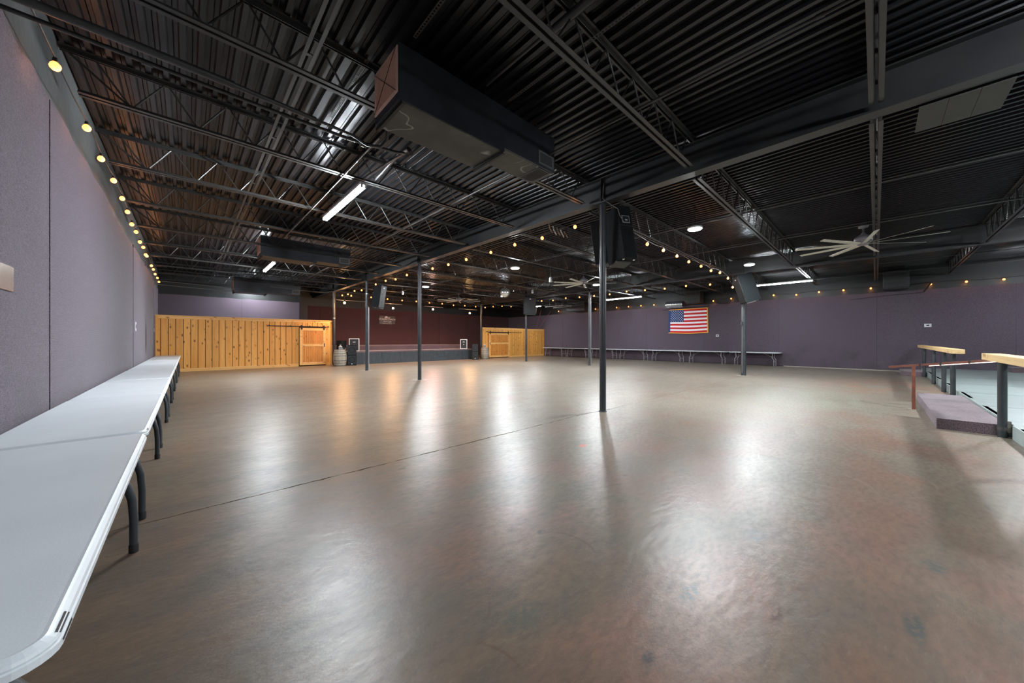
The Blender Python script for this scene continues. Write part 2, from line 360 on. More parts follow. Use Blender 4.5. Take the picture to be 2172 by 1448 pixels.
# ---------------------------------------------------------------- floor
fl = struct(box(XL - .1, XR + .1, YF - .1, YB + .1, -0.12, -0.04).build('floor', M['crack']))
def joint(x):
    t = [(-1.2, 3.90), (1.5, 3.86), (5.4, 3.83), (6.2, 3.74), (11.6, 3.60), (16, 3.62), (23.3, 3.60)]
    for (a, b), (c, d) in zip(t, t[1:]):
        if x <= c: return b + (d - b) * (x - a) / (c - a)
    return t[-1][1]
xs = []; x = XL - .1
while x < XR + .1: xs.append(x); x += random.uniform(.03, .11) if x < 6.5 else .4
xs.append(XR + .1)
ja = []; jb = []
for x in xs:
    j = random.uniform(-.008, .008) if x < 7 else 0; wd = random.choice((.0015, .003, .005, .009)) + random.uniform(0, .003) if x < 6.2 else .0025
    if x > 0.9 and x < 4 and random.random() < .25: wd += .006
    ja.append((x, joint(x) + j - wd)); jb.append((x, joint(x) + j + wd))
def slab(near, far):
    b = MB(); n = len(near)
    vs = [(x, y, 0) for x, y in near] + [(x, y, 0) for x, y in far] + [(x, y, -.04) for x, y in near] + [(x, y, -.04) for x, y in far]
    fs = [(i, i + 1, n + i + 1, n + i) for i in range(n - 1)] + [(2 * n + i, 2 * n + i + 1, i + 1, i) for i in range(n - 1)] + [(n + i, n + i + 1, 3 * n + i + 1, 3 * n + i) for i in range(n - 1)]
    return b.add(vs, fs)
slab([(x, YF - .1) for x in xs], ja).build('slab', M['floor'], fl)
slab(jb, [(x, YB + .1) for x in xs]).build('slab', M['floor'], fl)
for (x, y, s) in ((XA, 11.09, .38), (XA, 16.02, .42), (XB, 3.6, .34)):
    MB().prism([(x + s, y), (x, y + s), (x - s, y), (x, y - s)], -.001, .0025).build('column_patch', M['patch'], fl)

# ---------------------------------------------------------------- walls
def wall(name, x0, x1, y0, y1, m): return struct(box(x0, x1, y0, y1, -.1, 5.0).build(name, m))
wl = wall('wall_left', XL - .2, XL, YF, YB, M['leftwall'])
wr = wall('wall_right', XR, XR + .2, YF, YB, M['blackwall'])
wb = wall('wall_back', 5.55, XR, YB, YB + .2, M['blackwall'])
wb2 = wall('wall_back', XL, 4.85, 23.3, 23.5, M['blackwall'])
wall('wall_back', 4.85, 5.55, 24.95, 25.2, M['blackwall']); wall('wall_back', 4.80, 4.87, 23.5, 24.95, M['blackwall'])
wf = wall('wall_front', XL - .2, XR + .2, YF - .2, YF, M['blackwall'])
def ragged(u0, u1, z0, z1, amp, step=.25):
    """outline of a carpet strip whose top edge wavers"""
    pts = [(u0, z0), (u1, z0)]; u = u1
    while u > u0 + step: pts.append((u, z1 + random.uniform(-amp, amp))); u -= random.uniform(.5, 1.5) * step
    pts.append((u0, z1 + random.uniform(-amp, amp))); return pts
# left wall: carpet strips 3.66 m wide; seams seen at Y 9.4 and 17.4
seams = [YF + .05, -1.55, 2.1, 5.75, 9.42, 13.1, 16.7, 20.4, 23.25]
zt = [3.83, 3.83, 3.88, 3.86, 3.80, 3.86, 3.95, 3.80, 3.8]
for i in range(len(seams) - 1):
    pts = [(y, z) for y, z in ragged(seams[i] + .004, seams[i + 1] - .004, .02, zt[i], .035)]
    MB().prism(pts, XL - .005, XL + .010 + .006 * (i % 2), 'x').build('carpet_panel', M['carpet'], wl)
seams = [YF + .05, -3.68, -.02, 3.6, 7.25, 10.9, 14.6, 18.2, YB - .02]
for i in range(len(seams) - 1):
    MB().prism(ragged(seams[i] + .004, seams[i + 1] - .004, .03, 3.58, .012), XR - .012 - .004 * (i % 2), XR + .005, 'x').build('carpet_panel', M['carpet'], wr)
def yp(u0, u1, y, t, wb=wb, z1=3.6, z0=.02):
    return MB().prism([(a, b) for a, b in ragged(u0, u1, z0, z1, .01)], y - t, y + .005, 'y').build('carpet_panel', M['carpet'] if wb is wb2 else M['stagecarpet_warm_lit'], wb)
yp(XL + .02, 2.1, 23.3, .012, wb2); yp(2.11, 4.78, 23.3, .012, wb2)
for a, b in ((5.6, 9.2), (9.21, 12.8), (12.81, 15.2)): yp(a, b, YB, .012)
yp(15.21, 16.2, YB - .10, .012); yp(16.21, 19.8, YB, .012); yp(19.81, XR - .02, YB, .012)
box(15.21, 16.2, YB - .10, YB, -.1, 3.6).build('pilaster', M['stagecarpet_warm_lit'], wb)
MB().box(6.3, 6.34, YB - .03, YB - .012, 0, 3.6).build('seam_batten', M['stagecarpet_warm_lit'], wb)
# pale concrete line where floor meets the right carpet
struct(box(XR - .03, XR, -1.2, 3.4, 0, .035).build('baseboard_right', M['patch']))

# ---------------------------------------------------------------- corrugated deck
def deck():
    p = .1524; prof = []; x = XL - .1
    while x < XR + .2:
        prof += [(x, ZD), (x + .046, ZD), (x + .060, ZD + .045), (x + .098, ZD + .045), (x + .103, ZD + .039), (x + .108, ZD + .045), (x + .138, ZD + .045)]
        x += p
    n = len(prof); vs = [(a, YF - .1, b) for a, b in prof] + [(a, YB + .1, b) for a, b in prof]
    return MB().add(vs, [(i, i + 1, n + i + 1, n + i) for i in range(n - 1)])
ce = struct(deck().build('ceiling', M['deckpaint']))
box(XL - .2, XR + .2, YF - .2, YB + .2, ZD + .06, ZD + .16).build('roof_board', M['black'], ce)

# ---------------------------------------------------------------- joists
J = 2.04
JM = {}
def joist(x0, x1, y, zb, label, group, endl=.12, endr=.12):
    key = (x0, x1, zb)
    if key in JM: return dup(JM[key], ((x0 + x1) / 2, y, zb), label)
    zt_ = ZD - .008
    root = thing('steel_joist', label, 'joist', ((x0 + x1) / 2, y, zb), group)
    def chord(a, b, z, up):
        m = MB(); s = 1 if up else -1
        for k in (-1, 1):
            ya, yb = sorted((y + k * .014, y + k * .062)); m.box(a, b, ya, yb, z, z + s * .006)
            ya, yb = sorted((y + k * .014, y + k * .020)); m.box(a, b, ya, yb, z, z + s * .048)
        return m
    chord(x0 + endl + .02, x1 - endr - .02, zb, True).build('bottom_chord', M['steel'], root)
    chord(x0 + .01, x1 - .01, zt_, False).build('top_chord', M['steel'], root)
    wbm = MB(); n = max(4, round((x1 - x0 - .5) / .61)); st = (x1 - x0 - .5) / n; a = x0 + .25
    lo, hi = zb + .015, zt_ - .015
    wbm.rod((x0 + .06, y, zt_ - .04), (a + st * .5, y, lo), .012)
    for i in range(n):
        wbm.rod((a + st * i + st * .0, y, hi), (a + st * (i + .5), y, lo), .011)
        wbm.rod((a + st * (i + .5), y, lo), (a + st * (i + 1), y, hi), .011)
    wbm.build('web_rod', M['steel'], root)
    JM[key] = root; return root
for k in range(0, 11):
    joist(XL, XA, k * J, 4.165, 'steel joist of the bay by the left wall, %s row from the camera' % ORD[k], 'joists between left wall and beam')
for k in range(-1, 12):
    joist(XA, XB, k * J, 4.07, 'steel joist over the dance floor between the beams, %s row from the near end' % ORD[k + 1], 'joists between the two beams')
    joist(XB, XR, k * J, 4.14, 'steel joist of the bay by the flag wall, %s row from the near end' % ORD[k + 1], 'joists between beam and flag wall')
joist(XL, XA, 11 * J, 4.165, 'open-web steel joist of the left bay, farthest row behind the wooden partition', 'joists between left wall and beam')

# ---------------------------------------------------------------- beams and columns
def beam(x, z0, label):
    t = thing('steel_beam', label, 'beam', (x, 10, z0), 'roof beams')
    z1 = ZD - .07; zm = z0
    box(x - .10, x + .10, YF, YB, z0, z0 + .016).build('bottom_flange', M['beam'], t)
    box(x - .10, x + .10, YF, YB, z1 - .016, z1).build('top_flange', M['beam'], t)
    box(x - .008, x + .008, YF, YB, z0 + .016, z1 - .016).build('web', M['beam'], t)
    for cy in (CA if x < 10 else CB):
        box(x - .09, x + .09, cy - .01, cy + .01, z0 + .016, z1 - .016).build('stiffener', M['beam'], t)
beam(XA, 4.10, 'long black steel beam over the near row of columns')
beam(XB, 4.03, 'black steel beam over the far row of columns, beyond the disco ball')
def column(x, y, top, label, r=.0635, band=False):
    t = thing('steel_column', label, 'column', (x, y, 0), 'round steel columns')
    MB().lathe([(r, 0.0), (r, top)], (x, y, 0), 20).build('post', M['column'], t)
    box(x - .11, x + .11, y - .11, y + .11, top - .012, top).build('cap_plate', M['column'], t)
    MB().lathe([(r + .012, 0), (r + .012, .012), (r + .002, .02)], (x, y, 0), 20).build('base_ring', M['column'], t)
    if band: MB().lathe([(r + .003, band), (r + .003, band + .035)], (x, y, 0), 20).build('band_clamp', M['silver'], t)
    return t
column(XA, CA[0], 4.10, 'black round steel column nearest the camera, crack in the floor at its foot')
column(XA, CA[1], 4.10, 'slim black column in front of the stage with a shadow on the floor')
t = column(XA, CA[2], 4.10, 'black column left of the stage under a hanging loudspeaker', band=3.5)
MB().tube([(XA + .075, CA[2] - .04, 0.1), (XA + .075, CA[2] - .04, 2.9)], .016, 8).build('conduit', M['silver'], t)
column(XA, CA[3], 4.10, 'black column between the left wooden partition and its barrel', band=2.6)
t = column(XB, CB[0], 4.03, 'grey column in front of the flag wall with a switch box on its side', .085)
MB().tube([(XB - .10, CB[0] + .03, 0.1), (XB - .10, CB[0] + .03, 2.7)], .013, 8).build('conduit', M['wiregrey'], t)
box(XB - .17, XB - .09, CB[0] + .0, CB[0] + .07, 2.0, 2.12).build('switch_box', M['hvac'], t)
t = column(XB, CB[1], 4.03, 'grey column standing before the far row of tables, behind the nearest column')
MB().tube([(XB + .07, CB[1] - .05, 0.1), (XB + .07, CB[1] - .05, 3.9)], .012, 8).build('conduit', M['silver'], t)
column(XB, CB[2], 4.03, 'black column in front of the right wooden partition')
column(XB, CB[3], 4.03, 'dark column at the right end of the stage beside the barrel')

# ---------------------------------------------------------------- bridging bars, pipes, conduits
def bar_pair(x, y0, y1, z, label, sep=.06, m='steel', w_=.03):
    t = thing('bridging_bar', label, 'roof brace', (x, (y0 + y1) / 2, z), 'roof bracing bars')
    for s in (-1, 1): box(x + s * sep - w_ / 2, x + s * sep + w_ / 2, y0, y1, z - .004, z).build('angle', M[m], t)
    for k in range(-1, 12):
        if y0 < k * J < y1: box(x - sep - .02, x + sep + .02, k * J - .02, k * J + .02, z, z + .01).build('clip', M[m], t)
def rod1(x, y0, y1, z, label, r=.012, m='pipe', name='bridging_rod', cat='roof brace', coup=True):
    t = thing(name, label, cat, (x, (y0 + y1) / 2, z), 'roof rods and conduits')
    MB().tube([(x, y0, z), (x, y1, z)], r, 8).build('rod', M[m], t)
    if coup:
        yy = y0 + 1.3
        while yy < y1: MB().tube([(x, yy, z), (x, yy + .06, z)], r * 1.35, 8).build('coupling', M[m], t); yy += 3.05
bar_pair(.93, -1, 23, 4.40, 'pair of angle bars crossing the left bay joists near the string lights', .045, w_=.035)
rod1(1.88, 4.6, 10.6, 4.14, 'thin conduit feeding the nearer fluorescent fixture', .011, 'wiregrey', 'conduit', 'conduit')
rod1(3.95, -1, 23, 4.20, 'single brace bar on the lower chords right of the rectangular duct', .016)
rod1(8.6, -5, 24, 4.10, 'thin brace bar on the lower chords over the near disc lights', .015)
rod1(9.95, -5, 24, 4.58, 'thin brace bar on the upper chords over the near disc lights', .013)
rod1(11.5, -5, 24, 4.10, 'thin brace bar along the middle of the dance floor ceiling', .015)
rod1(13.35, -5, 24, 4.60, 'thin brace bar on the upper chords beyond the ceiling fans', .012)
rod1(18.2, -5, 24, 4.17, 'thin brace bar on the lower chords beyond the far beam', .013)
rod1(20.9, -5, 24, 4.17, 'thin brace bar nearest the flag wall', .013)
rod1(2.70, -2, 2.25, 4.56, 'thick sprinkler pipe under the deck above the near duct', .042, 'pipe', 'sprinkler_pipe', 'pipe')
rod1(2.68, 2.25, 3.3, 4.56, 'thinner pipe end above the near duct', .018, 'pipe', 'conduit', 'pipe')
rod1(7.3, 2.3, 22, 4.55, 'conduit under the deck beside the near beam', .012, 'pipe', 'conduit', 'conduit')
t = thing('sprinkler_pipe', 'thick dark pipe crossing overhead towards the near duct', 'pipe', (0, 4.4, 3.9))
MB().tube([(XL, 4.27, 3.9), (.33, 4.30, 3.9)], .036, 10).build('pipe', M['pipe'], t)
MB().tube([(.33, 4.30, 3.9), (1.05, 4.34, 3.9)], .026, 10).build('pipe', M['pipe'], t)
MB().tube([(1.03, 4.34, 3.9), (1.25, 4.35, 3.9), (1.45, 4.33, 3.88), (1.6, 4.28, 3.80), (1.72, 4.16, 3.78), (1.76, 4.08, 3.84), (1.74, 4.02, 3.93)], .017, 8).build('flexible_hose', M['pipe'], t)
t = thing('conduit', 'lower dark conduit running beside the thick pipe overhead', 'conduit', (0, 4.48, 3.9))
MB().tube([(XL, 4.47, 3.9), (.59, 4.49, 3.9), (1.49, 4.47, 3.9), (2.02, 4.40, 3.92), (2.16, 4.45, 3.98), (2.2, 5.2, 4.1), (2.15, 5.9, 4.12)], .019, 8).build('conduit_run', M['pipe'], t)
for a in (-.3, .75, 1.6): MB().tube([(a, 4.49, 3.9), (a + .07, 4.49, 3.9)], .026, 8).build('coupling', M['pipe'], t)
t = thing('conduit', 'fat pipe from the near duct towards the fluorescent fixture', 'conduit', (2.4, 4.8, 4.0))
MB().tube([(2.25, 4.42, 4.0), (2.3, 4.6, 4.15), (2.40, 5.1, 4.32), (2.42, 6.1, 4.24)], .030, 10).build('conduit_run', M['pipe'], t)
# perforated hanger struts
def strut(x, y0, y1, z, label):
    t = thing('perforated_strut', label, 'bracket', (x, y0, z), 'perforated hanger struts')
    m = MB().box(x - .021, x - .010, y0, y1, z, z + .004).box(x + .010, x + .021, y0, y1, z, z + .004)
    y = y0
    while y < y1: m.box(x - .010, x + .010, y, y + .014, z, z + .004); y += .038
    m.build('strip', M['panelgrey'], t)
strut(3.12, 1.0, 3.36, 4.60, 'perforated metal strut under the deck above the end of the near duct')
strut(1.75, 1.6, 3.36, 4.62, 'perforated metal strut under the deck above the filter end of the near duct')
strut(1.50, 4.0, 5.4, 4.62, 'perforated metal strut under the deck left of the near duct')
# grey panels below the near beam
t = thing('ceiling_panel', 'flat grey panel of three sheets fixed under the near beam, top right', 'ceiling panel', (6.45, -.65, 4.05))
for a in range(3):
    y1 = -.34 - a * .215; box(6.10, 6.78, y1 - .211, y1, 4.07, 4.085).build('sheet', M['panelgrey'], t)

# ---------------------------------------------------------------- box ducts
def duct(x0, y0, label, big=True, zb=3.90, zt_=4.50, ln=1.47, ln2=1.03, wd=.62):
    t = thing('box_duct', label, 'duct', (x0, y0, zb), 'air handling boxes in the left bay')
    MB().box(x0, x0 + ln, y0, y0 + wd, zb + .004, zt_).build('main_box', M['duct'], t, .004)
    MB().box(x0 + ln, x0 + ln + ln2, y0 + .003, y0 + wd - .14, zb + .06, zt_).build('outlet_box', M['duct'], t, .004)
    box(x0 + .02, x0 + ln - .01, y0 + .01, y0 + wd - .01, zb, zb + .004).build('underside', M['ductunder'], t)
    box(x0 + ln + .01, x0 + ln + ln2 - .01, y0 + .02, y0 + wd - .15, zb + .056, zb + .06).build('underside', M['ductunder'], t)
    for xx in (x0 + .04, x0 + ln - .03):
        MB().box(xx - .02, xx + .02, y0 - .02, y0 + wd + .02, zb - .035, zb - .030).box(xx - .02, xx - .015, y0 - .02, y0 + wd + .02, zb - .035, zb).build('hanger_channel', M['black'], t)
    f = box(x0 - .012, x0 + .0, y0 + .02, y0 + wd - .02, zb + .09, zt_ - .03).build('filter_frame', M['filteredge'], t)
    nn = 22; m = MB()
    for i in range(nn):
        a = y0 + .05 + (wd - .10) * i / nn; m.box(x0 - .016, x0 - .012, a, a + (wd - .10) / nn * .72, zb + .12, zt_ - .06)
    m.build('filter_pleats', M['filter'], f)
    m = MB().rod((x0 - .02, y0 + .03, zb + .10), (x0 - .02, y0 + wd - .03, zt_ - .04), .003).rod((x0 - .02, y0 + .03, zt_ - .04), (x0 - .02, y0 + wd - .03, zb + .10), .003)
    m.build('cross_wire', M['black'], f)
    xe = x0 + ln + ln2
    g = MB().box(xe - .36, xe - .03, y0 - .006, y0 + .012, zb + .10, zb + .29).build('side_grille', M['galvdull'], t)
    m = MB().box(xe - .33, xe - .06, y0 - .008, y0 - .006, zb + .125, zb + .265); m.build('opening', M['black'], g)
    m = MB()
    for i in range(14): m.box(xe - .325 + i * .0195, xe - .319 + i * .0195, y0 - .012, y0 - .008, zb + .125, zb + .265)
    m.build('louvre', M['galvdull'], g)
    g = box(xe - .33, xe - .06, y0 + .03, y0 + wd - .17, zb + .05, zb + .056).build('bottom_grille', M['duct'], t)
    m = MB()
    for i in range(12): m.box(xe - .31 + i * .020, xe - .302 + i * .020, y0 + .05, y0 + wd - .19, zb + .046, zb + .05)
    m.build('louvre', M['panelgrey'], g)
    for xx in (x0 + .3, x0 + ln - .25, xe - .3): MB().rod((xx, y0 + .1, zt_ - .03), (xx, y0 + .1, ZD), .006).build('hanger_rod', M['steel'], t)
    return t
duct(1.585, 3.38, 'large dark box duct hanging at top centre, orange filter on its end')
duct(1.55, 12.33, 'second box duct farther along the left bay, beside the small fluorescent light', False, zb=3.88, zt_=4.48, wd=.66)
duct(1.55, 20.50, 'farthest box duct above the left wooden partition', False, zb=3.66, zt_=4.35, ln=1.3, ln2=1.4, wd=.75)

# ---------------------------------------------------------------- lights
def fluor(x, y0, y1, z, label, name='fluorescent_light'):
    tm = M['tubelight'] if x < 10 else M['tubelight2']
    t = thing(name, label, 'light', (x, (y0 + y1) / 2, z), 'fluorescent strip lights')
    box(x - .05, x + .05, y0, y1, z + .035, z + .085).build('housing', M['fixture'], t, .006)
    for s in (-1, 1):
        MB().tube([(x + s * .028, y0 + .03, z + .012), (x + s * .028, y1 - .03, z + .012)], .017, 10).build('tube', tm, t)
        for yy in (y0, y1 - .03): box(x + s * .028 - .014, x + s * .028 + .014, yy, yy + .03, z - .008, z + .036).build('lamp_holder', M['fixture'], t)
    for yy in (y0 + .25, y1 - .25): MB().rod((x, yy, z + .08), (x, yy, ZD - .0), .004).build('hanger_wire', M['steel'], t)
fluor(2.14, 5.88, 8.10, 3.97, 'lit double-tube fluorescent fixture below the near joists, top left centre')
fluor(2.10, 13.75, 15.75, 3.97, 'small lit fluorescent fixture farther along the left bay')
fluor(20.0, 1.90, 4.00, 4.00, 'lit fluorescent strip right of the far grey column')
fluor(20.0, 9.75, 12.15, 4.00, 'lit fluorescent strip left of the flag, seen beside the nearest column')
fluor(20.0, 17.9, 19.5, 4.00, 'lit fluorescent strip above the right wooden partition')
fluor(2.6, 21.75, 22.9, 4.15, 'unseen fluorescent fixture added behind the farthest duct to light the storage wall')  # added lamp, hidden by the duct, brightens the wall above the left partition
fluor(2.14, -3.9, -1.7, 3.97, 'fluorescent fixture of the left bay behind the viewpoint')
fluor(20.0, -5.6, -3.4, 4.00, 'fluorescent strip over the raised platform beyond the right edge')
dx0 = None
def disc(x, y, label):
    global dx0
    if dx0: return dup(dx0, (x, y, 3.98), label)
    t = thing('disc_light', label, 'light', (x, y, 3.98), 'round LED ceiling lights')
    MB().lathe([(.145, .012), (.160, .018), (.160, .05), (.09, .075), (.04, .085)], (x, y, 3.98), 28).build('housing', M['fixture'], t)
    MB().lathe([(.02, 0), (.135, 0), (.147, .014)], (x, y, 3.98), 28).build('diffuser', M['disc'], t)
    MB().rod((x, y, 4.06), (x, y, ZD), .009, 6).build('stem', M['steel'], t)
    dx0 = t
disc(8.6, 2.9, 'round white ceiling light just right of the nearest column, the largest in view')
disc(14.07, 3.0, 'round white ceiling light above the loudspeaker of the far grey column')
disc(8.6, 8.95, 'round white ceiling light above and right of the disco ball')
disc(14.0, 9.05, 'round white ceiling light just left of the nearest column behind the middle fan')
disc(8.45, 15.1, 'round white ceiling light right of the column before the stage')
disc(13.65, 15.2, 'round white ceiling light directly under the disco ball')
disc(8.6, -3.2, 'round white ceiling light right of the viewpoint, outside the frame')
disc(14.1, -3.2, 'round white ceiling light over the raised platform, outside the frame')

BULB = SOCK = None
def string(name, label, pts, wz=.075, sag=.02, ends=None, cat='string lights'):
    global BULB, SOCK
    t = thing('string_light', label, cat, pts[0], 'amber bulb strings')
    if BULB is None:
        BULB = MB().lathe([(.004, -.040), (.020, -.035), (.033, -.020), (.037, 0), (.031, .018), (.017, .034), (.011, .040)], (0, 0, 0), 10).build('bulb', M['bulb'])
        SOCK = MB().lathe([(.017, .036), (.019, .060), (.013, .075), (.006, .085)], (0, 0, 0), 8).build('socket', M['wire'])
        BULB['x'] = 1
    wp = []
    P = [Vector(p) for p in pts]
    if ends: P = [Vector(ends[0])] + P + [Vector(ends[1])]
    for i, p in enumerate(P):
        a = p + Vector((0, 0, wz)); wp.append(a)
        if i < len(P) - 1:
            b = P[i + 1] + Vector((0, 0, wz)); wp.append((a + b) / 2 + Vector((0, 0, sag * random.choice((-1, 1.2)))))
    MB().tube(wp, .006, 5).build('cable', M['wire'], t)
    for i, p in enumerate(pts):
        li = bpy.data.lights.new('bulb_glow', 'POINT'); li.energy = .34; li.shadow_soft_size = .03; li.color = (1, .42, .13)
        lo = bpy.data.objects.new('bulb_glow', li); COL.objects.link(lo); lo.parent = t; lo.location = Vector(p) - Vector(pts[0]) - Vector((0, 0, .075))
        for src in (BULB, SOCK):
            c = src.copy(); COL.objects.link(c); c.parent = t; c.location = Vector(p) - Vector(pts[0])
            if 'x' in c: del c['x']
lw = [(-.86, y, z) for y, z in ((5.03, 3.86), (6.35, 3.90), (7.27, 3.89), (8.36, 3.96), (9.35, 3.97), (10.1, 3.93), (10.82, 3.86), (11.65, 3.89), (12.52, 3.84), (13.4, 3.88), (14.12, 3.81), (14.5, 3.84), (16.22, 3.83), (17.1, 3.84), (18.0, 3.8), (19.3, 3.83), (20.3, 3.8))]
string('l', 'amber bulb string along the top of the left wall', lw, ends=((-.9, 3.0, 3.9), (-.9, 21.2, 3.85)))
ba = [(4.49, 3.87), (5.44, 3.83), (6.38, 3.86), (7.34, 3.84), (8.5, 3.84), (9.48, 3.84), (10.46, 3.86), (11.37, 3.85), (12.36, 3.9), (13.35, 3.86), (14.31, 3.92), (15.37, 3.89), (17.08, 3.81), (18.05, 3.87), (18.53, 3.68), (19.03, 3.8), (19.94, 3.83)]
string('a', 'amber bulb string hanging along the near beam towards the stage', [(6.12, y, z) for y, z in ba], ends=((6.12, 3.8, 3.95), (6.12, 20.6, 3.9)))
string('c', 'amber bulb string between the nearest column and the far grey column', [(x, 3.75, z) for x, z in ((7.98, 3.7), (8.88, 3.71), (9.76, 3.71), (10.63, 3.69), (11.65, 3.71), (12.59, 3.7), (13.53, 3.76), (14.48, 3.68), (15.09, 3.41))], ends=((7.2, 4.02, 4.02), (15.25, 3.78, 3.9)))
string('b', 'amber bulb string along the far beam in front of the flag wall', [(15.8, y, z) for y, z in ((4.74, 3.71), (5.69, 3.76), (6.61, 3.74), (7.54, 3.77), (8.48, 3.8), (9.42, 3.75), (10.35, 3.76), (11.29, 3.77), (12.24, 3.8), (13.19, 3.75), (14.09, 3.79), (15.08, 3.78))], ends=((15.8, 4.3, 3.95), (15.5, 15.2, 3.9)))
string('s', 'amber bulb string across the front of the stage', [(x, 20.0, z) for x, z in ((7.7, 3.86), (8.67, 3.84), (9.59, 3.83), (10.54, 3.84), (11.47, 3.82), (12.43, 3.83), (13.33, 3.79), (14.28, 3.82), (15.24, 3.82), (16.12, 3.81), (16.9, 3.93), (17.81, 4.02), (18.77, 4.05))], ends=((6.5, 20.1, 3.95), (19.6, 20.0, 4.1)))
rwb = [(-4.3, 3.76), (-3.39, 3.75), (-2.51, 3.77), (-1.59, 3.78), (.17, 3.79), (1.08, 3.8), (1.96, 3.8), (2.84, 3.74), (3.79, 3.81), (4.8, 3.8), (5.78, 3.8), (6.71, 3.74), (8.52, 3.77), (9.44, 3.81), (10.32, 3.77), (11.24, 3.78), (12.17, 3.78), (13.1, 3.78), (14.91, 3.79), (15.82, 3.85), (17.4, 3.83), (18.54, 3.83)]
string('r', 'amber bulb string along the top of the flag wall', [(22.95, y, z) for y, z in rwb], ends=((22.95, -5, 3.85), (22.95, 19.5, 3.85)))
for o in (BULB, SOCK): bpy.data.objects.remove(o)

def stage_lamp(x, z, m, label):
    t = thing('stage_spotlight', label, 'stage light', (x, 20.15, z), 'stage spotlights')
    MB().lathe([(.03, -.05), (.052, -.03), (.058, .0), (.045, .03), (.03, .05)], (x, 20.15, z), 14).build('lens', M[m], t)
    MB().lathe([(.05, .05), (.055, .12), (.03, .16)], (x, 20.15, z), 12).build('can', M['black'], t)
    MB().rod((x, 20.15, z + .15), (x, 20.15, ZD), .008, 6).build('stem', M['steel'], t)
    li = bpy.data.lights.new('spot_glow', 'SPOT'); li.energy = 95; li.shadow_soft_size = .07; li.spot_size = 2.9; li.spot_blend = .3
    li.color = (1, .52, .22) if m == 'spotw' else (1, .50, .40)
    lo = bpy.data.objects.new('spot_glow', li); COL.objects.link(lo); lo.parent = t; lo.location = (0, 0, -.07)
    l2 = bpy.data.lights.new('lens_glow', 'POINT'); l2.energy = 34; l2.shadow_soft_size = .05; l2.color = li.color
    lo = bpy.data.objects.new('lens_glow', l2); COL.objects.link(lo); lo.parent = t; lo.location = (0, .10, -.06)
stage_lamp(6.3, 3.45, 'spotw', 'bright warm spotlight by the column at the left end of the stage')
stage_lamp(9.08, 3.32, 'spotw', 'bright warm spotlight above the lettered sign')
stage_lamp(11.82, 3.42, 'spotp', 'pinkish spotlight above the middle of the stage')
stage_lamp(14.82, 3.33, 'spotw', 'bright warm spotlight near the right end of the stage')
# pipe the stage lamps hang along
t = thing('lighting_pipe', 'thin pipe across the stage front that carries the spotlights', 'pipe', (10, 20, 3.62))
for a, b in ((5.9, 7.6), (8.6, 9.7), (11.2, 12.6), (13.9, 15.5)): MB().tube([(a, 20.19, 3.60), (b, 20.19, 3.60)], .016, 8).build('bar', M['wiregrey'], t)

# ---------------------------------------------------------------- ceiling fans
def fan(x, y, z, rot, label, src=None):
    if src: return dup(src, (x, y, z), label, rot)
    t = thing('ceiling_fan', label, 'fan', (x, y, z), 'nine-blade ceiling fans')
    MB().lathe([(.06, -.035), (.11, -.02), (.11, .03), (.17, .06), (.17, .15), (.10, .20), (.05, .24), (.028, .28)], (x, y, z), 24).build('motor', M['fanbody'], t)
    MB().rod((x, y, z + .26), (x, y, z + .42), .018, 8).build('downrod', M['fanbody'], t)
    MB().lathe([(.03, .38), (.09, .40), (.10, .46), (.07, .48)], (x, y, z), 18).build('canopy', M['fanbody'], t)
    for k in range(9):
        a = k * 2 * PI / 9; d = Vector((math.cos(a), math.sin(a), 0)); s = Vector((-d.y, d.x, 0))
        rings = []
        for r, wd in ((.09, .03), (.16, .045), (.5, .050), (1.0, .046), (1.34, .042)):
            c = Vector((x, y, z)) + d * r
            u = s * wd + Vector((0, 0, wd * .26)); th = Vector((0, 0, .004))
            rings.append([c - u - th, c + u - th, c + u + th, c - u + th])
        MB().loft(rings, True, False).build('blade', M['fan'], t)
    return t
f0 = fan(12.22, .22, 3.80, 0, 'large nine-blade ceiling fan at the right')
f0.rotation_euler[2] = math.radians(-130)
fan(12.2, 8.5, 3.80, math.radians(-128), 'nine-blade ceiling fan left of the nearest column', f0)
fan(12.1, 17.6, 3.80, math.radians(-110), 'farthest nine-blade ceiling fan, in front of the stage', f0)

# ---------------------------------------------------------------- disco ball
def ball(c, R):
    t = thing('disco_ball', 'silver mirror ball hanging over the dance floor', 'disco ball', c)
    m = MB(); nb = 22
    for i in range(nb):
        la0 = -PI / 2 + PI * i / nb + .012; la1 = -PI / 2 + PI * (i + 1) / nb - .012; lm = (la0 + la1) / 2
        n = max(3, int(2 * nb * math.cos(lm)))
        for k in range(n):
            a0 = 2 * PI * k / n + .015; a1 = 2 * PI * (k + 1) / n - .015
            q = lambda la, a, rr=R: (c[0] + rr * math.cos(la) * math.cos(a), c[1] + rr * math.cos(la) * math.sin(a), c[2] + rr * math.sin(la))
            m.add([q(la0, a0), q(la0, a1), q(la1, a1), q(la1, a0)], [(0, 1, 2, 3)])
    o = m.build('mirror_tiles', M['mirror'], t); o['kind'] = 'stuff'
    core = [(max(.001, (R - .008) * math.cos(-PI / 2 + PI * i / 16)), (R - .008) * math.sin(-PI / 2 + PI * i / 16)) for i in range(17)]
    MB().lathe(core, c, 24).build('core', M['fixture'], t)
    MB().lathe([(.04, R - .02), (.04, R + .05), (.015, R + .07)], c, 10).build('motor_cap', M['fanbody'], t)
    MB().rod((c[0], c[1], c[2] + R + .05), (c[0], c[1], ZD), .005).build('chain', M['steel'], t)
ball((11.65, 12.86, 3.80), .25)

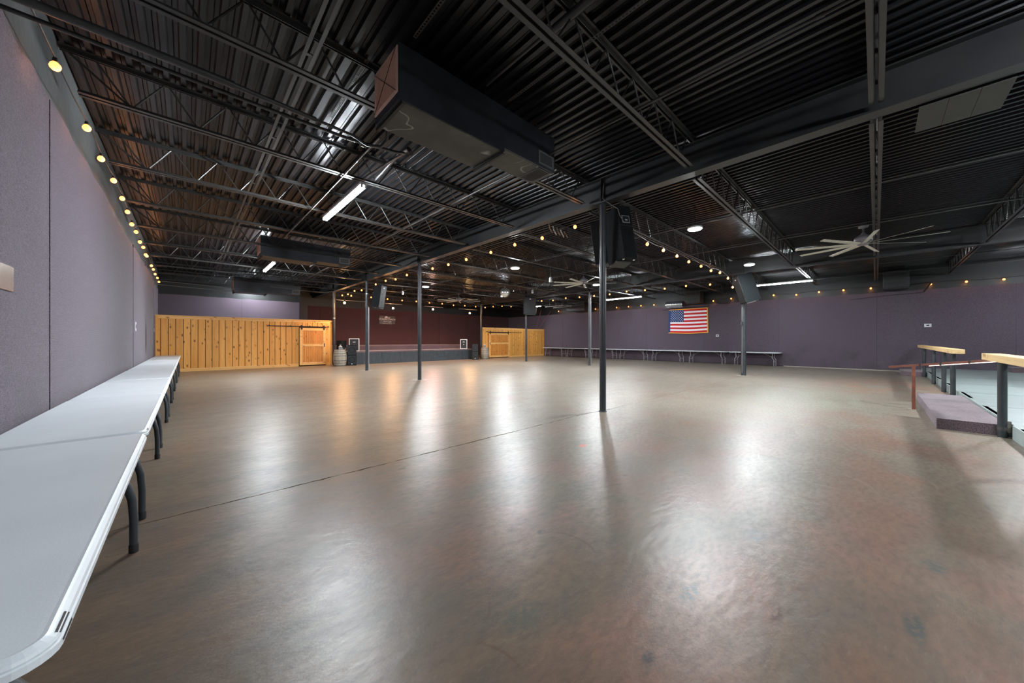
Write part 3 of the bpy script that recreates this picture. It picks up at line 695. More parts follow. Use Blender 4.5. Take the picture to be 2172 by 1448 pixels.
# ---------------------------------------------------------------- folding tables
def rrect(x0, x1, y0, y1, r, n=6):
    pts = []
    for cx, cy, a0 in ((x1 - r, y0 + r, -90), (x1 - r, y1 - r, 0), (x0 + r, y1 - r, 90), (x0 + r, y0 + r, 180)):
        for i in range(n + 1):
            a = math.radians(a0 + 90 * i / n); pts.append((cx + r * math.cos(a), cy + r * math.sin(a)))
    return pts
def tabletop(x0, x1, y0, y1, H, th=.045):
    rings = []
    for off, z in ((.010, H - th), (0, H - th + .004), (0, H - .024), (.004, H - .021), (.003, H - .016), (.006, H - .009), (.016, H - .002), (.022, H + .001), (.030, H)):
        rings.append([(x, y, z) for x, y in rrect(x0 + off, x1 - off, y0 + off, y1 - off, .075 - off)])
    m = MB().loft(rings, True, False)
    return m
TL = 2.44; H = .74
def table_left(y0, label):
    x0, x1 = -.985, -.215
    t = thing('folding_table', label, 'table', ((x0 + x1) / 2, y0 + TL / 2, 0), 'white tables along the left wall')
    tabletop(x0, x1, y0, y0 + TL, H).build('tabletop', M['plastic'], t)
    for yy in (y0 + .28, y0 + TL - .28):
        for s in (-1, 1):
            cx = (x0 + x1) / 2; e = .30
            path = [(cx + s * .02, yy, .60), (cx + s * .12, yy, .598), (cx + s * .20, yy, .575), (cx + s * .265, yy, .525), (cx + s * .308, yy, .45), (cx + s * .330, yy, .35), (cx + s * .338, yy, .22), (cx + s * .338, yy, .05)]
            o = MB().tube(path, .022, 10).build('leg', M['legdark'], t)
            MB().lathe([(.024, 0), (.025, .045), (.021, .06)], (cx + s * (e + .038), yy, 0), 12).build('foot_cap', M['rubber'], o)
        MB().box(cx - .26, cx + .26, yy - .012, yy + .012, H - .19, H - .05).build('cross_brace', M['legdark'], t)
        MB().rod((cx, yy, H - .19), (cx, yy + (.45 if yy < y0 + 1 else -.45), H - .06), .010, 6).build('stay', M['legdark'], t)
    m = MB()
    for yy in (y0 + .115,):
        m.add([(x1 + .001, yy - .045, H - .026), (x1 + .001, yy + .04, H - .026), (x1 + .001, yy + .045, H - .034), (x1 + .001, yy - .04, H - .034)], [(0, 1, 2, 3)])
        m.add([(x1 - .011, yy - .045, H - .004), (x1 - .011, yy + .04, H - .004), (x1 - .003, yy + .045, H - .013), (x1 - .003, yy - .04, H - .013)], [(0, 1, 2, 3)])
    m.build('moulded_slots', M['rubber'], t)
    return t
t0 = None
for i in range(8):
    y0 = 1.25 + i * 2.46
    lab = 'white plastic folding table against the left wall, ' + ('nearest the camera' if i == 0 else 'at the far end by the wooden partition' if i == 7 else '%s in the row' % ORD[i])
    if t0 is None: t0 = table_left(y0, lab)
    else: dup(t0, (t0.location.x, y0 + TL / 2, 0), lab).location.z = (0, .004, 0, .003, 0, .002, .003, 0)[i]
t0 = None
TR = 2.31
def table_right(y0, label):
    TL = TR; x0, x1 = 22.27, 23.03
    t = thing('folding_table', label, 'table', ((x0 + x1) / 2, y0 + TL / 2, 0), 'white tables along the flag wall')
    tabletop(x0, x1, y0, y0 + TL, H).build('tabletop', M['plastic'], t)
    for s, yy in ((1, y0 + .32), (-1, y0 + TL - .32)):
        for xx in (x0 + .1, x1 - .1):
            MB().tube([(xx, yy, H - .05), (xx, yy + s * .02, .45), (xx, yy - s * .05, .36), (xx, yy - s * .05, .0)], .014, 7).build('leg', M['leggrey'], t)
        MB().rod((x0 + .1, yy - s * .05, .25), (x1 - .1, yy - s * .05, .25), .011, 6).build('crossbar', M['leggrey'], t)
        MB().rod(((x0 + x1) / 2, yy + s * .02, .45), ((x0 + x1) / 2, yy + s * .45, H - .05), .009, 6).build('stay', M['leggrey'], t)
    return t
for i in range(7):
    y0 = 3.42 + i * 2.33
    lab = 'white folding table against the flag wall, ' + ('nearest, at the right end of the row' if i == 0 else 'at the far corner by the right partition' if i == 6 else '%s from its right end' % ORD[i])
    if t0 is None: t0 = table_right(y0, lab)
    else: dup(t0, (t0.location.x, y0 + TL / 2, 0), lab).scale = (1, 1, 1)

# ---------------------------------------------------------------- wooden partitions and barn doors
def partition(xa, xb, y, h, door, label, planks, dlabel, tr):
    t = thing('wooden_partition', label, 'partition', ((xa + xb) / 2, y, 0))
    d0, d1 = door
    box(xa, xb, y + .03, y + .09, .0, h - .06).build('backing_board', M['backing'], t)
    for a, b in zip(planks, planks[1:]):
        g = .010; dz = random.uniform(-.006, .004)
        if not (a < d1 and b > d0 + .02):
            box(a + g, b - g, y + dz, y + .032, .13, h - .11).build('plank', M['pine'], t, .004)
        else:
            box(a + g, b - g, y + dz, y + .032, 2.12 if h > 2.4 else 2.02, h - .11).build('plank', M['pine'], t, .004)
    box(xa - .01, xb + .01, y - .045, y + .11, h - .05, h).build('cap_rail', M['pinetrim'], t, .004)
    box(xa, xb, y - .014, y + .03, h - .15, h - .05).build('top_trim', M['pinetrim'], t, .003)
    for a, b in ((xa, d0 - .05), (d1 + .12, xb)):
        if b - a > .2: box(a, b, y - .014, y + .03, .0, .14).build('base_trim', M['pinetrim'], t, .003)
    for a in (xa, xb - .09): box(a, a + .09, y - .02, y + .11, .0, h - .05).build('end_post', M['pine'], t, .003)
    box(d0 - .16, d0 - .02, y - .010, y + .03, .0, h - .14).build('door_jamb', M['pine'], t, .003)
    box(d1 + .02, d1 + .18, y - .010, y + .03, .0, h - .14).build('door_jamb', M['pine'], t, .003)
    # sliding door
    dt, db = (2.04, .06) if h > 2.4 else (1.92, .06)
    d = thing('barn_door', dlabel, 'door', ((d0 + d1) / 2, y - .06, db), 'sliding barn doors')
    st = .13
    box(d0, d0 + st, y - .085, y - .045, db, dt).build('stile', M['pinetrim'], d, .003)
    box(d1 - st, d1, y - .085, y - .045, db, dt).build('stile', M['pinetrim'], d, .003)
    for za, zb_ in ((db, db + .15), (1.06, 1.19), (dt - .13, dt)): box(d0 + st, d1 - st, y - .085, y - .045, za, zb_).build('rail', M['pinetrim'], d, .003)
    n = 10; wd = (d1 - d0 - 2 * st) / n
    for i in range(n):
        a = d0 + st + wd * i
        for za, zb_ in ((db + .15, 1.06), (1.19, dt - .13)): box(a + .005, a + wd - .005, y - .068, y - .05, za, zb_).build('plank', M['pinedoor'], d)
    hx = d1 - .07 if h > 2.4 else d0 + .07
    o = box(hx - .018, hx + .018, y - .10, y - .085, 1.02, 1.22).build('handle', M['black'], d)
    for xx in (d0 + .09, d1 - .09):
        o = MB().box(xx - .04, xx + .04, y - .095, y - .085, dt - .09, dt + .02).box(xx - .015, xx + .015, y - .10, y - .09, dt, dt + .13).build('hanger_strap', M['black'], d)
        MB().prism([(xx + .045 * math.cos(k * PI / 6), dt + .115 + .045 * math.sin(k * PI / 6)) for k in range(12)], y - .09, y - .075, 'y').build('roller', M['black'], o)
    k = box(tr[0], tr[1], y - .082, y - .072, dt + .06, dt + .10).build('door_track', M['black'], t)
    nn = 4
    for i in range(nn):
        xx = tr[0] + .06 + (tr[1] - tr[0] - .12) * i / (nn - 1); MB().box(xx - .014, xx + .014, y - .09, y - .0, dt + .065, dt + .095).box(xx - .02, xx + .02, y - .094, y - .08, dt + .055, dt + .135).build('track_bracket', M['black'], k)
    return t
pl = [-.97, -.84, -.61, -.38, -.14, .10, .34, .59, .82, 1.06, 1.29, 1.55, 1.79, 2.02, 2.26, 2.51, 2.75, 3.0, 3.23, 3.47, 3.71, 3.97, 4.21]
pl += [4.21 + .24 * i for i in range(1, 7)] + [5.88]
partition(XL + .03, 5.90, 21.0, 2.48, (4.31, 5.56), 'long knotty pine partition at the far left beyond the tables', pl, 'pine sliding barn door at the right end of the left partition', (2.92, 5.75))
pr = [16.18]; 
while pr[-1] < XR - .25: pr.append(pr[-1] + .25)
pr.append(XR - .02)
partition(16.10, XR - .02, 20.3, 2.34, (16.78, 18.95), 'knotty pine partition right of the stage', pr, 'wide pine sliding door beside the right barrel', (16.4, 20.4)) if False else \
partition(16.10, XR - .02, 20.3, 2.34, (16.72, 18.78), 'knotty pine partition right of the stage', pr, 'pine sliding barn door beside the right barrel', (16.4, 20.2))

# ---------------------------------------------------------------- stage
st = thing('stage', 'low black-fronted stage with plum carpeted top across the back', 'stage', (11.2, 22, 0))
box(6.15, 15.45, 20.34, 24.87, .0, .70).build('platform_body', M['stageface'], st)
box(6.15, 15.47, 20.30, 22.0, .70, .745).build('carpet_top', M['carpet_dark'], st)
box(6.15, 15.47, 20.285, 20.32, .665, .75).build('carpet_nosing', M['carpet_dark'], st)
n = 8; wd = (15.45 - 6.15) / n
for i in range(n): box(6.15 + wd * i + .004, 6.15 + wd * (i + 1) - .004, 20.31, 20.34, .0, .66).build('front_panel', M['stageface'], st)
box(6.15, 15.47, 22.0, 24.87, .70, 1.04).build('upper_riser', M['carpet'], st)
box(6.15, 15.47, 21.985, 22.03, 1.0, 1.065).build('upper_nosing', M['carpet_dark'], st)

# loudspeakers at the stage
def tower(x, y, rz, label):
    t = thing('tower_speaker', label, 'loudspeaker', (x, y, 0), 'black floor loudspeakers'); t.rotation_euler[2] = rz; WL[t] = Vector((0, 0, 0))
    MB().box(-.22, .22, -.22, .25, 0, 1.12).build('cabinet', M['cab'], t, .012)
    for z0 in (.06, .60):
        g = box(-.20, .20, -.232, -.22, z0, z0 + .48).build('grille', M['grille'], t)
        m = MB()
        pts = [(.155 * math.cos(a * PI / 10), z0 + .25 + .155 * math.sin(a * PI / 10)) for a in range(20)]
        pin = [(.13 * math.cos(a * PI / 10), z0 + .25 + .13 * math.sin(a * PI / 10)) for a in range(20)]
        for k in range(20):
            k2 = (k + 1) % 20
            m.add([(pts[k][0], -.238, pts[k][1]), (pts[k2][0], -.238, pts[k2][1]), (pin[k2][0], -.238, pin[k2][1]), (pin[k][0], -.238, pin[k][1])], [(0, 1, 2, 3)])
        m.build('woofer_ring', M['cab'], g)
    box(-.03, .03, -.24, -.232, .07, .11).build('badge', M['whiteframe'], t)
def framed(x, y, z, rz, label, w_=.50, h=.70):
    t = thing('stage_speaker', label, 'loudspeaker', (x, y, z), 'white-edged stage loudspeakers'); t.rotation_euler[2] = rz; WL[t] = Vector((0, 0, 0))
    a = w_ / 2
    MB().box(-a, a, -.15, .22, 0, h).build('cabinet', M['cab'], t, .02)
    m = MB()
    m.box(-a, -a + .045, -.17, -.15, 0, h).box(a - .045, a, -.17, -.15, 0, h).box(-a + .045, a - .045, -.17, -.15, 0, .045).box(-a + .045, a - .045, -.17, -.15, h - .045, h)
    m.build('front_frame', M['whiteframe'], t)
    box(-a + .045, a - .045, -.158, -.15, .045, h - .045).build('grille', M['grille'], t)
    box(-.07, .07, -.163, -.158, h * .68, h * .74).build('badge', M['silver'], t)
    MB().prism([(.035 * math.cos(k * PI / 6), h * .46 + .035 * math.sin(k * PI / 6)) for k in range(12)], -.166, -.158, 'y').build('dust_cap', M['silver'], t)
    box(a * .35 * -1, a * .35, -.162, -.158, h * .82, h * .88).build('horn_slot', M['black'], t)
face = math.radians(-14)
tower(6.62, 19.92, math.radians(-20), 'tall black loudspeaker standing beside the left barrel')
tower(14.98, 19.72, math.radians(-36), 'black double-woofer loudspeaker on the floor at the right end of the stage')
framed(7.0, 20.72, .75, math.radians(-17), 'white-edged loudspeaker on the stage behind the left tall speaker', .55, .74)
framed(14.62, 20.62, .75, math.radians(-34), 'white-edged loudspeaker on the right corner of the stage')
t = thing('stage_speaker', 'plain black loudspeaker on the left end of the stage seen from the side', 'loudspeaker', (6.36, 20.86, .75)); t.rotation_euler[2] = math.radians(30); WL[t] = Vector((0, 0, 0))
MB().box(-.19, .19, -.17, .17, 0, .62).build('cabinet', M['cab'], t, .012)
box(-.13, .13, -.178, -.17, .10, .20).build('jack_plate', M['silver'], t); box(-.07, .07, -.184, -.178, .12, .24).build('plate_recess', M['black'], t)

# ---------------------------------------------------------------- barrels and lanterns
def barrel(x, y, label, h=.88, r=.335, src=None):
    t = thing('wine_barrel', label, 'barrel', (x, y, 0), 'oak barrels beside the stage')
    n = 18
    def R(z): u = 2 * z / h - 1; return r * (1 - .19 * u * u)
    for i in range(n):
        a0 = 2 * PI * i / n + .012; a1 = 2 * PI * (i + 1) / n - .012; vs = []; zs = [h * k / 8 for k in range(9)]
        for z in zs:
            for a in (a0, (a0 + a1) / 2, a1): vs.append((x + R(z) * math.cos(a), y + R(z) * math.sin(a), z))
        fs = []
        for k in range(8):
            for j in range(2): fs.append((k * 3 + j, k * 3 + j + 1, (k + 1) * 3 + j + 1, (k + 1) * 3 + j))
        m = MB().add(vs, fs, True)
        vi = [(x + (R(z) - .025) * math.cos(a), y + (R(z) - .025) * math.sin(a), z) for z in (0, h) for a in (a0, (a0 + a1) / 2, a1)]
        m.add([vs[0], vs[1], vs[2], vi[0], vi[1], vi[2]], [(0, 1, 4, 3), (1, 2, 5, 4)]); m.add([vs[24], vs[25], vs[26], vi[3], vi[4], vi[5]], [(0, 1, 4, 3), (1, 2, 5, 4)])
        m.build('stave', M['barrel'], t)
    MB().lathe([(R(.05) - .02, .03), (R(h - .03) - .022, h - .03)], (x, y, 0), 24).build('barrel_head', M['barrel'], t)
    for z in (.035, .17, .30, h - .33, h - .20, h - .065):
        MB().lathe([(R(z - .02) + .002, z - .022), (R(z) + .008, z - .018), (R(z) + .008, z + .018), (R(z + .02) + .002, z + .022)], (x, y, 0), 32).build('hoop', M['hoop'], t)
def lantern(x, y, z, label):
    t = thing('lantern', label, 'lantern', (x, y, z), 'lanterns on the barrels'); a = .062
    box(x - a - .012, x + a + .012, y - a - .012, y + a + .012, z, z + .02).build('base', M['lantern'], t)
    for sx in (-1, 1):
        for sy in (-1, 1): box(x + sx * a - .008, x + sx * a + .008, y + sy * a - .008, y + sy * a + .008, z + .02, z + .19).build('corner_post', M['lantern'], t)
    for nx, ny in ((1, 0), (-1, 0), (0, 1), (0, -1)):
        c = (x + nx * a, y + ny * a); wx, wy = (.002, a - .008) if nx else (a - .008, .002)
        box(c[0] - wx, c[0] + wx, c[1] - wy, c[1] + wy, z + .02, z + .19).build('pane', M['glass'], t)
    rings = [[(x + sx * w_, y + sy * w_, zz) for sx, sy in ((-1, -1), (1, -1), (1, 1), (-1, 1))] for w_, zz in ((a + .015, z + .19), (a + .012, z + .20), (.02, z + .245), (.02, z + .265))]
    MB().loft(rings, True, False).build('roof', M['lantern'], t)
    MB().tube([(x + .035 * math.cos(k * PI / 8), y, z + .285 + .035 * math.sin(k * PI / 8)) for k in range(17)], .004, 5).build('ring_handle', M['lantern'], t)
barrel(5.99, 19.9, 'weathered oak barrel between the left partition and the tall speaker')
lantern(5.99, 19.82, .852, 'small grey lantern standing on the left barrel')
barrel(15.93, 19.78, 'stained oak barrel beside the right partition', .84, .31)
lantern(15.83, 19.72, .812, 'small pale lantern standing on the right barrel')

# ---------------------------------------------------------------- hanging loudspeakers on the columns
def hung(x, y, z, yaw, tilt, label, h=1.0, strapm='steel', w_=.46, dp=.42, plate=True, to=None):
    """cabinet with its back towards local -Y, tapering towards the front"""
    t = thing('hanging_speaker', label, 'loudspeaker', (x, y, z), 'loudspeakers hung from the columns')
    t.rotation_euler = (tilt, 0, yaw); WL[t] = Vector((0, 0, 0)); a = w_ / 2
    out = [(-a * .62, -dp / 2), (a * .62, -dp / 2), (a, dp / 2), (-a, dp / 2)]
    MB().prism(out, -h / 2, h / 2).build('cabinet', M['cab'], t, .008)
    box(-a * .93, a * .93, dp / 2, dp / 2 + .012, -h / 2 + .03, h / 2 - .03).build('grille', M['grille'], t)
    for zz in (-h * .25, h * .1):
        MB().prism([(.06 * math.cos(k * PI / 8), zz + .06 * math.sin(k * PI / 8)) for k in range(16)], dp / 2 + .012, dp / 2 + .02, 'y').build('driver', M['grille'], t)
    box(-.05, .05, dp / 2 + .012, dp / 2 + .018, h * .36, h * .40).build('badge', M['whiteframe'], t)
    if plate:
        p = box(-.085, .085, -dp / 2 - .006, -dp / 2, h * .16, h * .30).build('jack_plate', M['silver'], t)
        box(-.07, .07, -dp / 2 - .010, -dp / 2 - .006, h * .175, h * .285).build('recess', M['black'], p)
        box(-.02, .03, -dp / 2 - .014, -dp / 2 - .010, h * .20, h * .225).build('label_patch', M['whiteframe'], p)
    for sx in (-1, 1):
        MB().lathe([(.02, -.012), (.02, 0)], (sx * a * .5, -dp * .3, -h / 2), 10).build('corner_foot', M['silver'], t)
        MB().tube([(sx * a * .55, 0, h / 2 - .01), (sx * a * .4, 0, h / 2 + .12)], .005, 5).build('hang_chain', M['steel'], t)
    MB().box(-a * .72, a * .72, -dp / 2 - .004, -dp / 2 + .001, h * .10, h * .115).build('strap', M['steel'], t)
    MB().box(-a * .95, a * .5, -dp * .1, dp * .5, -h / 2 - .03, -h / 2 - .004).build('bottom_bracket', M['panelgrey'], t)
    return t
def hang2(*a, **k): return hung(*a, **k)
hung(6.36, 3.53, 3.50, math.radians(-27), math.radians(-13), 'black loudspeaker hung right of the nearest column, back plate towards the camera', 1.12)
hung(6.86, 4.22, 3.58, math.radians(20), math.radians(-8), 'black loudspeaker hung behind and left of the nearest column', .95, plate=False)
hung(6.42, 15.80, 3.43, math.radians(217), math.radians(-9), 'black loudspeaker hung from the column left of the stage, front facing out', 1.05)
hung(15.80, 3.45, 3.42, math.radians(33), math.radians(-17), 'black loudspeaker on top of the far grey column in front of the flag wall', 1.1, w_=.6, dp=.55, plate=False)
hung(15.95, 15.35, 3.60, math.radians(150), math.radians(-5), 'black loudspeaker cluster on the column before the right partition', 1.1, w_=.8, dp=.7)
t = thing('speaker_cable', 'grey cable dropping from the near beam into the hung speaker', 'cable', (6.05, 3.6, 4.2))
MB().tube([(5.86, 3.62, 4.45), (5.84, 3.63, 4.15), (6.0, 3.55, 4.05), (6.12, 3.47, 3.98), (6.14, 3.44, 3.85), (6.19, 3.38, 3.72)], .007, 6).build('cord', M['wiregrey'], t)

# ---------------------------------------------------------------- heaters on the right wall
def heater(y0, y1, z0, z1, label, front=22.2, face=True):
    t = thing('unit_heater', label, 'heater', (22.5, (y0 + y1) / 2, z0), 'black unit heaters on the flag wall')
    MB().box(front, front + .66, y0, y1, z0 + .06, z1).build('case', M['hvac'], t, .02)
    MB().box(front + .04, front + .62, y0 + .03, y1 - .03, z0, z0 + .06).build('drip_pan', M['black'], t)
    f = box(front - .02, front, y0 + .02, y1 - .02, z0 + .06, z1 - .02).build('front_frame', M['hvac'], t, .005)
    zz = z0 + .18
    while zz < z1 - .16:
        box(front - .024, front - .02, y0 + .12, y1 - .12, zz, zz + .13).build('opening', M['black'], f)
        MB().box(front - .045, front - .02, y0 + .10, y1 - .10, zz + .13, zz + .15).build('louvre', M['hvac'], f); zz += .19
    for yy in (y0 + .1, y1 - .1): MB().rod((front + .3, yy, z1), (front + .3, yy, ZD), .007).build('hanger_rod', M['steel'], t)
    return t
heater(-.98, -.20, 3.62, 4.42, 'black unit heater high on the wall behind the large fan')
heater(7.2, 8.05, 3.62, 4.30, 'black unit heater high on the wall above the flag')
heater(15.4, 17.1, 3.66, 4.40, 'wide black unit heater high on the far end of the flag wall')
t = thing('wall_bracket', 'black angled bracket on the wall right of the near heater', 'bracket', (22.9, -1.4, 3.6))
MB().tube([(22.95, -1.0, 3.82), (22.9, -1.62, 3.86)], .02, 6).build('arm', M['black'], t)
MB().tube([(22.9, -1.62, 3.86), (22.99, -1.40, 3.46)], .025, 6).build('brace', M['black'], t)
MB().tube([(22.98, -1.40, 3.46), (23.05, -.3, 3.42), (23.05, .9, 3.32)], .008, 6).build('cable', M['wire'], t)
t = thing('round_duct', 'shiny galvanised round duct above the left half of the flag', 'duct', (22.6, 9, 3.7))
MB().tube([(22.72, 8.35, 3.66), (22.72, 9.38, 3.66)], .21, 24).build('sleeve', M['galv'], t)
for yy in (8.5, 9.2): box(22.9, XR - .015, yy, yy + .03, 3.60, 3.72).build('wall_bracket', M['galv'], t)
for yy in (8.36, 8.95, 9.34): MB().tube([(22.72, yy, 3.66), (22.72, yy + .03, 3.66)], .218, 24).build('band', M['galv'], t)
t = thing('flag_pole', 'thin dark rod holding the flag with a cable trailing right', 'rod', (23.0, 8.2, 3.42))
MB().tube([(22.99, 9.75, 3.37), (22.99, 6.9, 3.47)], .014, 8).build('rod', M['black'], t)
MB().tube([(23.0, 7.1, 3.82), (23.02, 6.8, 3.74), (23.01, 6.5, 3.60), (23.02, 6.1, 3.55), (23.03, 5.85, 3.56)], .022, 8).build('cable', M['black'], t)

# ---------------------------------------------------------------- flag
def flag():
    X0 = 23.04; yl, yr, zt_, zb_ = 9.36, 7.04, 3.36, 1.84
    t = thing('flag', 'stars and stripes flag with gold fringe pinned to the purple wall', 'flag', (X0, 8.2, 2.6))
    def S(u, v):   # u 0..1 left to right, v 0..1 top to bottom
        y = yl + (yr - yl) * u; y += .03 * v * (u - .5) * -1
        z = zt_ + (zb_ - zt_) * v + .035 * u * (1 - v) * 0 - .02 * math.sin(PI * u) * v + .012 * math.sin(7 * u + 1) * v
        x = X0 - .012 * math.sin(9 * u + 1.3) - .010 * math.sin(15 * u + 2 * v) - .01
        return (x, y, z)
    def patch(u0, u1, v0, v1, dx=0, nu=12, nv=2):
        m = MB(); vs = []
        for j in range(nv + 1):
            for i in range(nu + 1):
                p = S(u0 + (u1 - u0) * i / nu, v0 + (v1 - v0) * j / nv); vs.append((p[0] - dx, p[1], p[2]))
        fs = [(j * (nu + 1) + i, j * (nu + 1) + i + 1, (j + 1) * (nu + 1) + i + 1, (j + 1) * (nu + 1) + i) for j in range(nv) for i in range(nu)]
        m.add(vs, fs, True); n = len(vs)
        m.add([(a + .006 + dx, b, c) for a, b, c in vs], [tuple(reversed(f)) for f in fs], True); return m
    for k in range(13):
        u0 = .40 if k < 7 else .04
        patch(u0, .98, .02 + .955 * k / 13, .02 + .955 * (k + 1) / 13, 0, 24).build('stripe', M['red'] if k % 2 == 0 else M['flagwhite'], t)
    c = patch(.0, .40, .02, .02 + .955 * 7 / 13, .001, 12, 6).build('canton', M['blue'], t)
    patch(.0, .045, .02 + .955 * 7 / 13, .975, .001, 2, 6).build('hoist_band', M['blue'], t)
    v1 = .955 * 7 / 13
    for r in range(9):
        for q in range(6 if r % 2 == 0 else 5):
            u = .07 + (q + (0 if r % 2 == 0 else .5)) * .060; v = .02 + v1 * (r + 1) / 10
            p = S(u, v); pts = []
            for k in range(10):
                rr = .032 if k % 2 == 0 else .0135; a = PI / 2 + k * PI / 5
                pts.append((p[0] - .004, p[1] - rr * math.cos(a), p[2] + rr * math.sin(a)))
            MB().add(pts, [tuple(range(10))]).build('star', M['flagwhite'], c)
    patch(0, 1.0, -.012, .02, .002, 20, 1).build('fringe', M['gold'], t)
    patch(0, 1.0, .975, 1.01, .002, 20, 1).build('fringe', M['gold'], t)
    patch(.98, 1.005, -.012, 1.01, .003, 1, 8).build('fringe', M['gold'], t)
flag()

# ---------------------------------------------------------------- sign on the stage wall
def text(s, size, loc, parent, shear=0.0, sx=1.0, name='lettering'):
    cu = bpy.data.curves.new('t', 'FONT'); cu.body = s; cu.size = size; cu.align_x = 'CENTER'; cu.extrude = .002; cu.shear = shear; cu.resolution_u = 3
    o = bpy.data.objects.new('t', cu); COL.objects.link(o)
    me = bpy.data.meshes.new_from_object(o.evaluated_get(bpy.context.evaluated_depsgraph_get())); bpy.data.objects.remove(o)
    me.transform(Matrix.Rotation(PI / 2, 4, 'X') @ Matrix.Scale(sx, 4, (1, 0, 0)))
    me.materials.clear(); me.materials.append(M['signtext'])
    q = bpy.data.objects.new(name, me); COL.objects.link(q); q.parent = parent; q.location = loc; return q
sg = thing('wall_sign', 'dark sign reading STAGECOACH on the stage back wall', 'sign', (10.8, 24.97, 2.86))
box(10.22, 11.40, 24.955, 24.985, 2.56, 3.17).build('board', M['sign'], sg)
text('STAGECOACH', .185, (0, -.018, .005), sg, 0, 1.02)
text('STAGECOACH', .185, (.006, -.020, .007), sg, 0, 1.02)
text('Surf Cafe', .17, (0, -.018, -.155), sg, .4, .95)
m = MB()
xx = 10.45
while xx < 11.15:
    wq = random.uniform(.03, .07); m.box(xx, xx + wq, 24.948, 24.955, 2.592, 2.612); xx += wq + .012
m.build('small_print', M['signtext'], sg)
m = MB().prism([(10.60, 3.03), (10.98, 3.03), (11.05, 3.07), (10.92, 3.075), (10.84, 3.06), (10.80, 3.12), (10.76, 3.145), (10.68, 3.15), (10.64, 3.10), (10.60, 3.06)], 24.948, 24.955, 'y')
m.build('coach_emblem', M['signtext'], sg)

# ---------------------------------------------------------------- small wall plates
def plate(name, x, y, z, s, label, w_=.12, h=.12, cat='outlet', m='platewhite'):
    t = thing(name, label, cat, (x, y, z))
    box(x, x + s * .012, y - w_ / 2, y + w_ / 2, z - h / 2, z + h / 2).build('cover', M[m], t, .002)
    box(x + s * .012, x + s * .016, y - w_ * .2, y + w_ * .2, z - h * .2, z + h * .2).build('insert', M['hvac'], t)
plate('wall_outlet', XR - .018, -1.52, 2.03, -1, 'white double outlet on the flag wall above the wooden rail', .20, .14)
plate('wall_outlet', XR - .018, 6.53, 1.66, -1, 'white outlet on the flag wall right below the flag', .16, .14)
plate('light_switch', XL + .016, 13.54, 1.77, 1, 'white switch plate on the left wall beyond the middle of the tables', .24, .24, 'switch')
plate('light_switch', XL + .016, 20.6, 1.82, 1, 'white switch plate on the left wall at the partition', .12, .14, 'switch')
t = thing('steel_plate', 'shiny steel cover plate cut off by the left edge of the picture', 'wall plate', (XL, 4.55, 1.9))
MB().box(XL + .01, XL + .022, 4.42, 4.72, 1.80, 1.995).build('cover', M['steelplate'], t, .004)

# ---------------------------------------------------------------- raised platform, steps, rails
pf = thing('raised_platform', 'raised pale grey-green platform at the right edge', 'platform', (13, -4, 0))
box(4.0, XR - .03, YF + .02, -1.40, .0, .185).build('base', M['platside'], pf)
x = 4.6; k = 0
while x < XR - .1:
    x1 = min(x + 1.215, XR - .03)
    for (ya, yb) in ((-3.78, -1.345), (-6.22, -3.785), (YF + .03, -6.225)): box(x + .002, x1 - .002, ya, yb, .185, .2 + (.002 if k % 2 else 0)).build('plywood_sheet', M['plat'], pf)
    x += 1.218; k += 1
for a, b in ((4.0, 8.53), (8.76, 14.0), (14.03, 17.0), (17.03, 20.2), (20.23, XR - .03)): box(a, b, -1.40, -1.33, .0, .20).build('curb', M['platside'], pf, .004)
def step(x0, x1, y0, y1, z0, z1, label, joints):
    t = thing('carpeted_step', label, 'step', ((x0 + x1) / 2, (y0 + y1) / 2, z0), 'plum carpeted steps')
    xs_ = [x0] + joints + [x1]
    for a, b in zip(xs_, xs_[1:]): MB().box(a + .002, b - .002, y0, y1, z0, z1).build('step_block', M['carpet_dark'], t, .008)
step(8.70, 12.55, -1.32, -.66, 0, .17, 'plum carpeted step in front of the platform, beside the nearest rail post', [10.35, 11.45])
step(20.55, 22.3, -1.32, -.68, 0, .17, 'plum carpeted step at the far end of the platform near the wall', [])
step(22.2, XR - .02, -6.4, -3.45, .203, .38, 'plum carpeted step standing on the platform against the wall', [-0] if False else [])
def rail(x0, x1, xsp, label, z0=1.10, z1=1.20, ya=-1.36, yb=-1.17):
    t = thing('wooden_rail', label, 'railing', ((x0 + x1) / 2, -1.26, 0), 'timber-topped railings')
    MB().box(x0, x1, ya, yb, z0, z1).build('top_timber', M['railwood'], t, .006)
    for xp in xsp:
        o = MB().lathe([(.045, 0.0), (.045, z0)], (xp, -1.26, 0), 16).build('post', M['column'], t)
    return t
r1 = rail(5.2, 9.35, [8.62, 6.4], 'light timber rail on dark round posts at the right edge, nearest')
MB().lathe([(.047, .10), (.047, .15)], (8.62, -1.26, 0), 16).build('tape_band', M['panelgrey'], r1)
MB().box(8.60, 8.68, -1.335, -1.30, .08, .24).build('post_clamp', M['hoop'], r1)
rail(12.6, 21.9, [13.3, 14.9, 17.3, 20.4], 'farther light timber rail on four dark posts before the purple wall')
t = thing('handrail', 'rust-brown sloping handrail with a lit strip beneath it', 'railing', (10.7, -.5, 0))
MB().box(10.675, 10.725, -.545, -.495, .0, .88).build('post', M['rust'], t)
box(10.62, 10.78, -.60, -.44, .0, .008).build('base_plate', M['patch'], t)
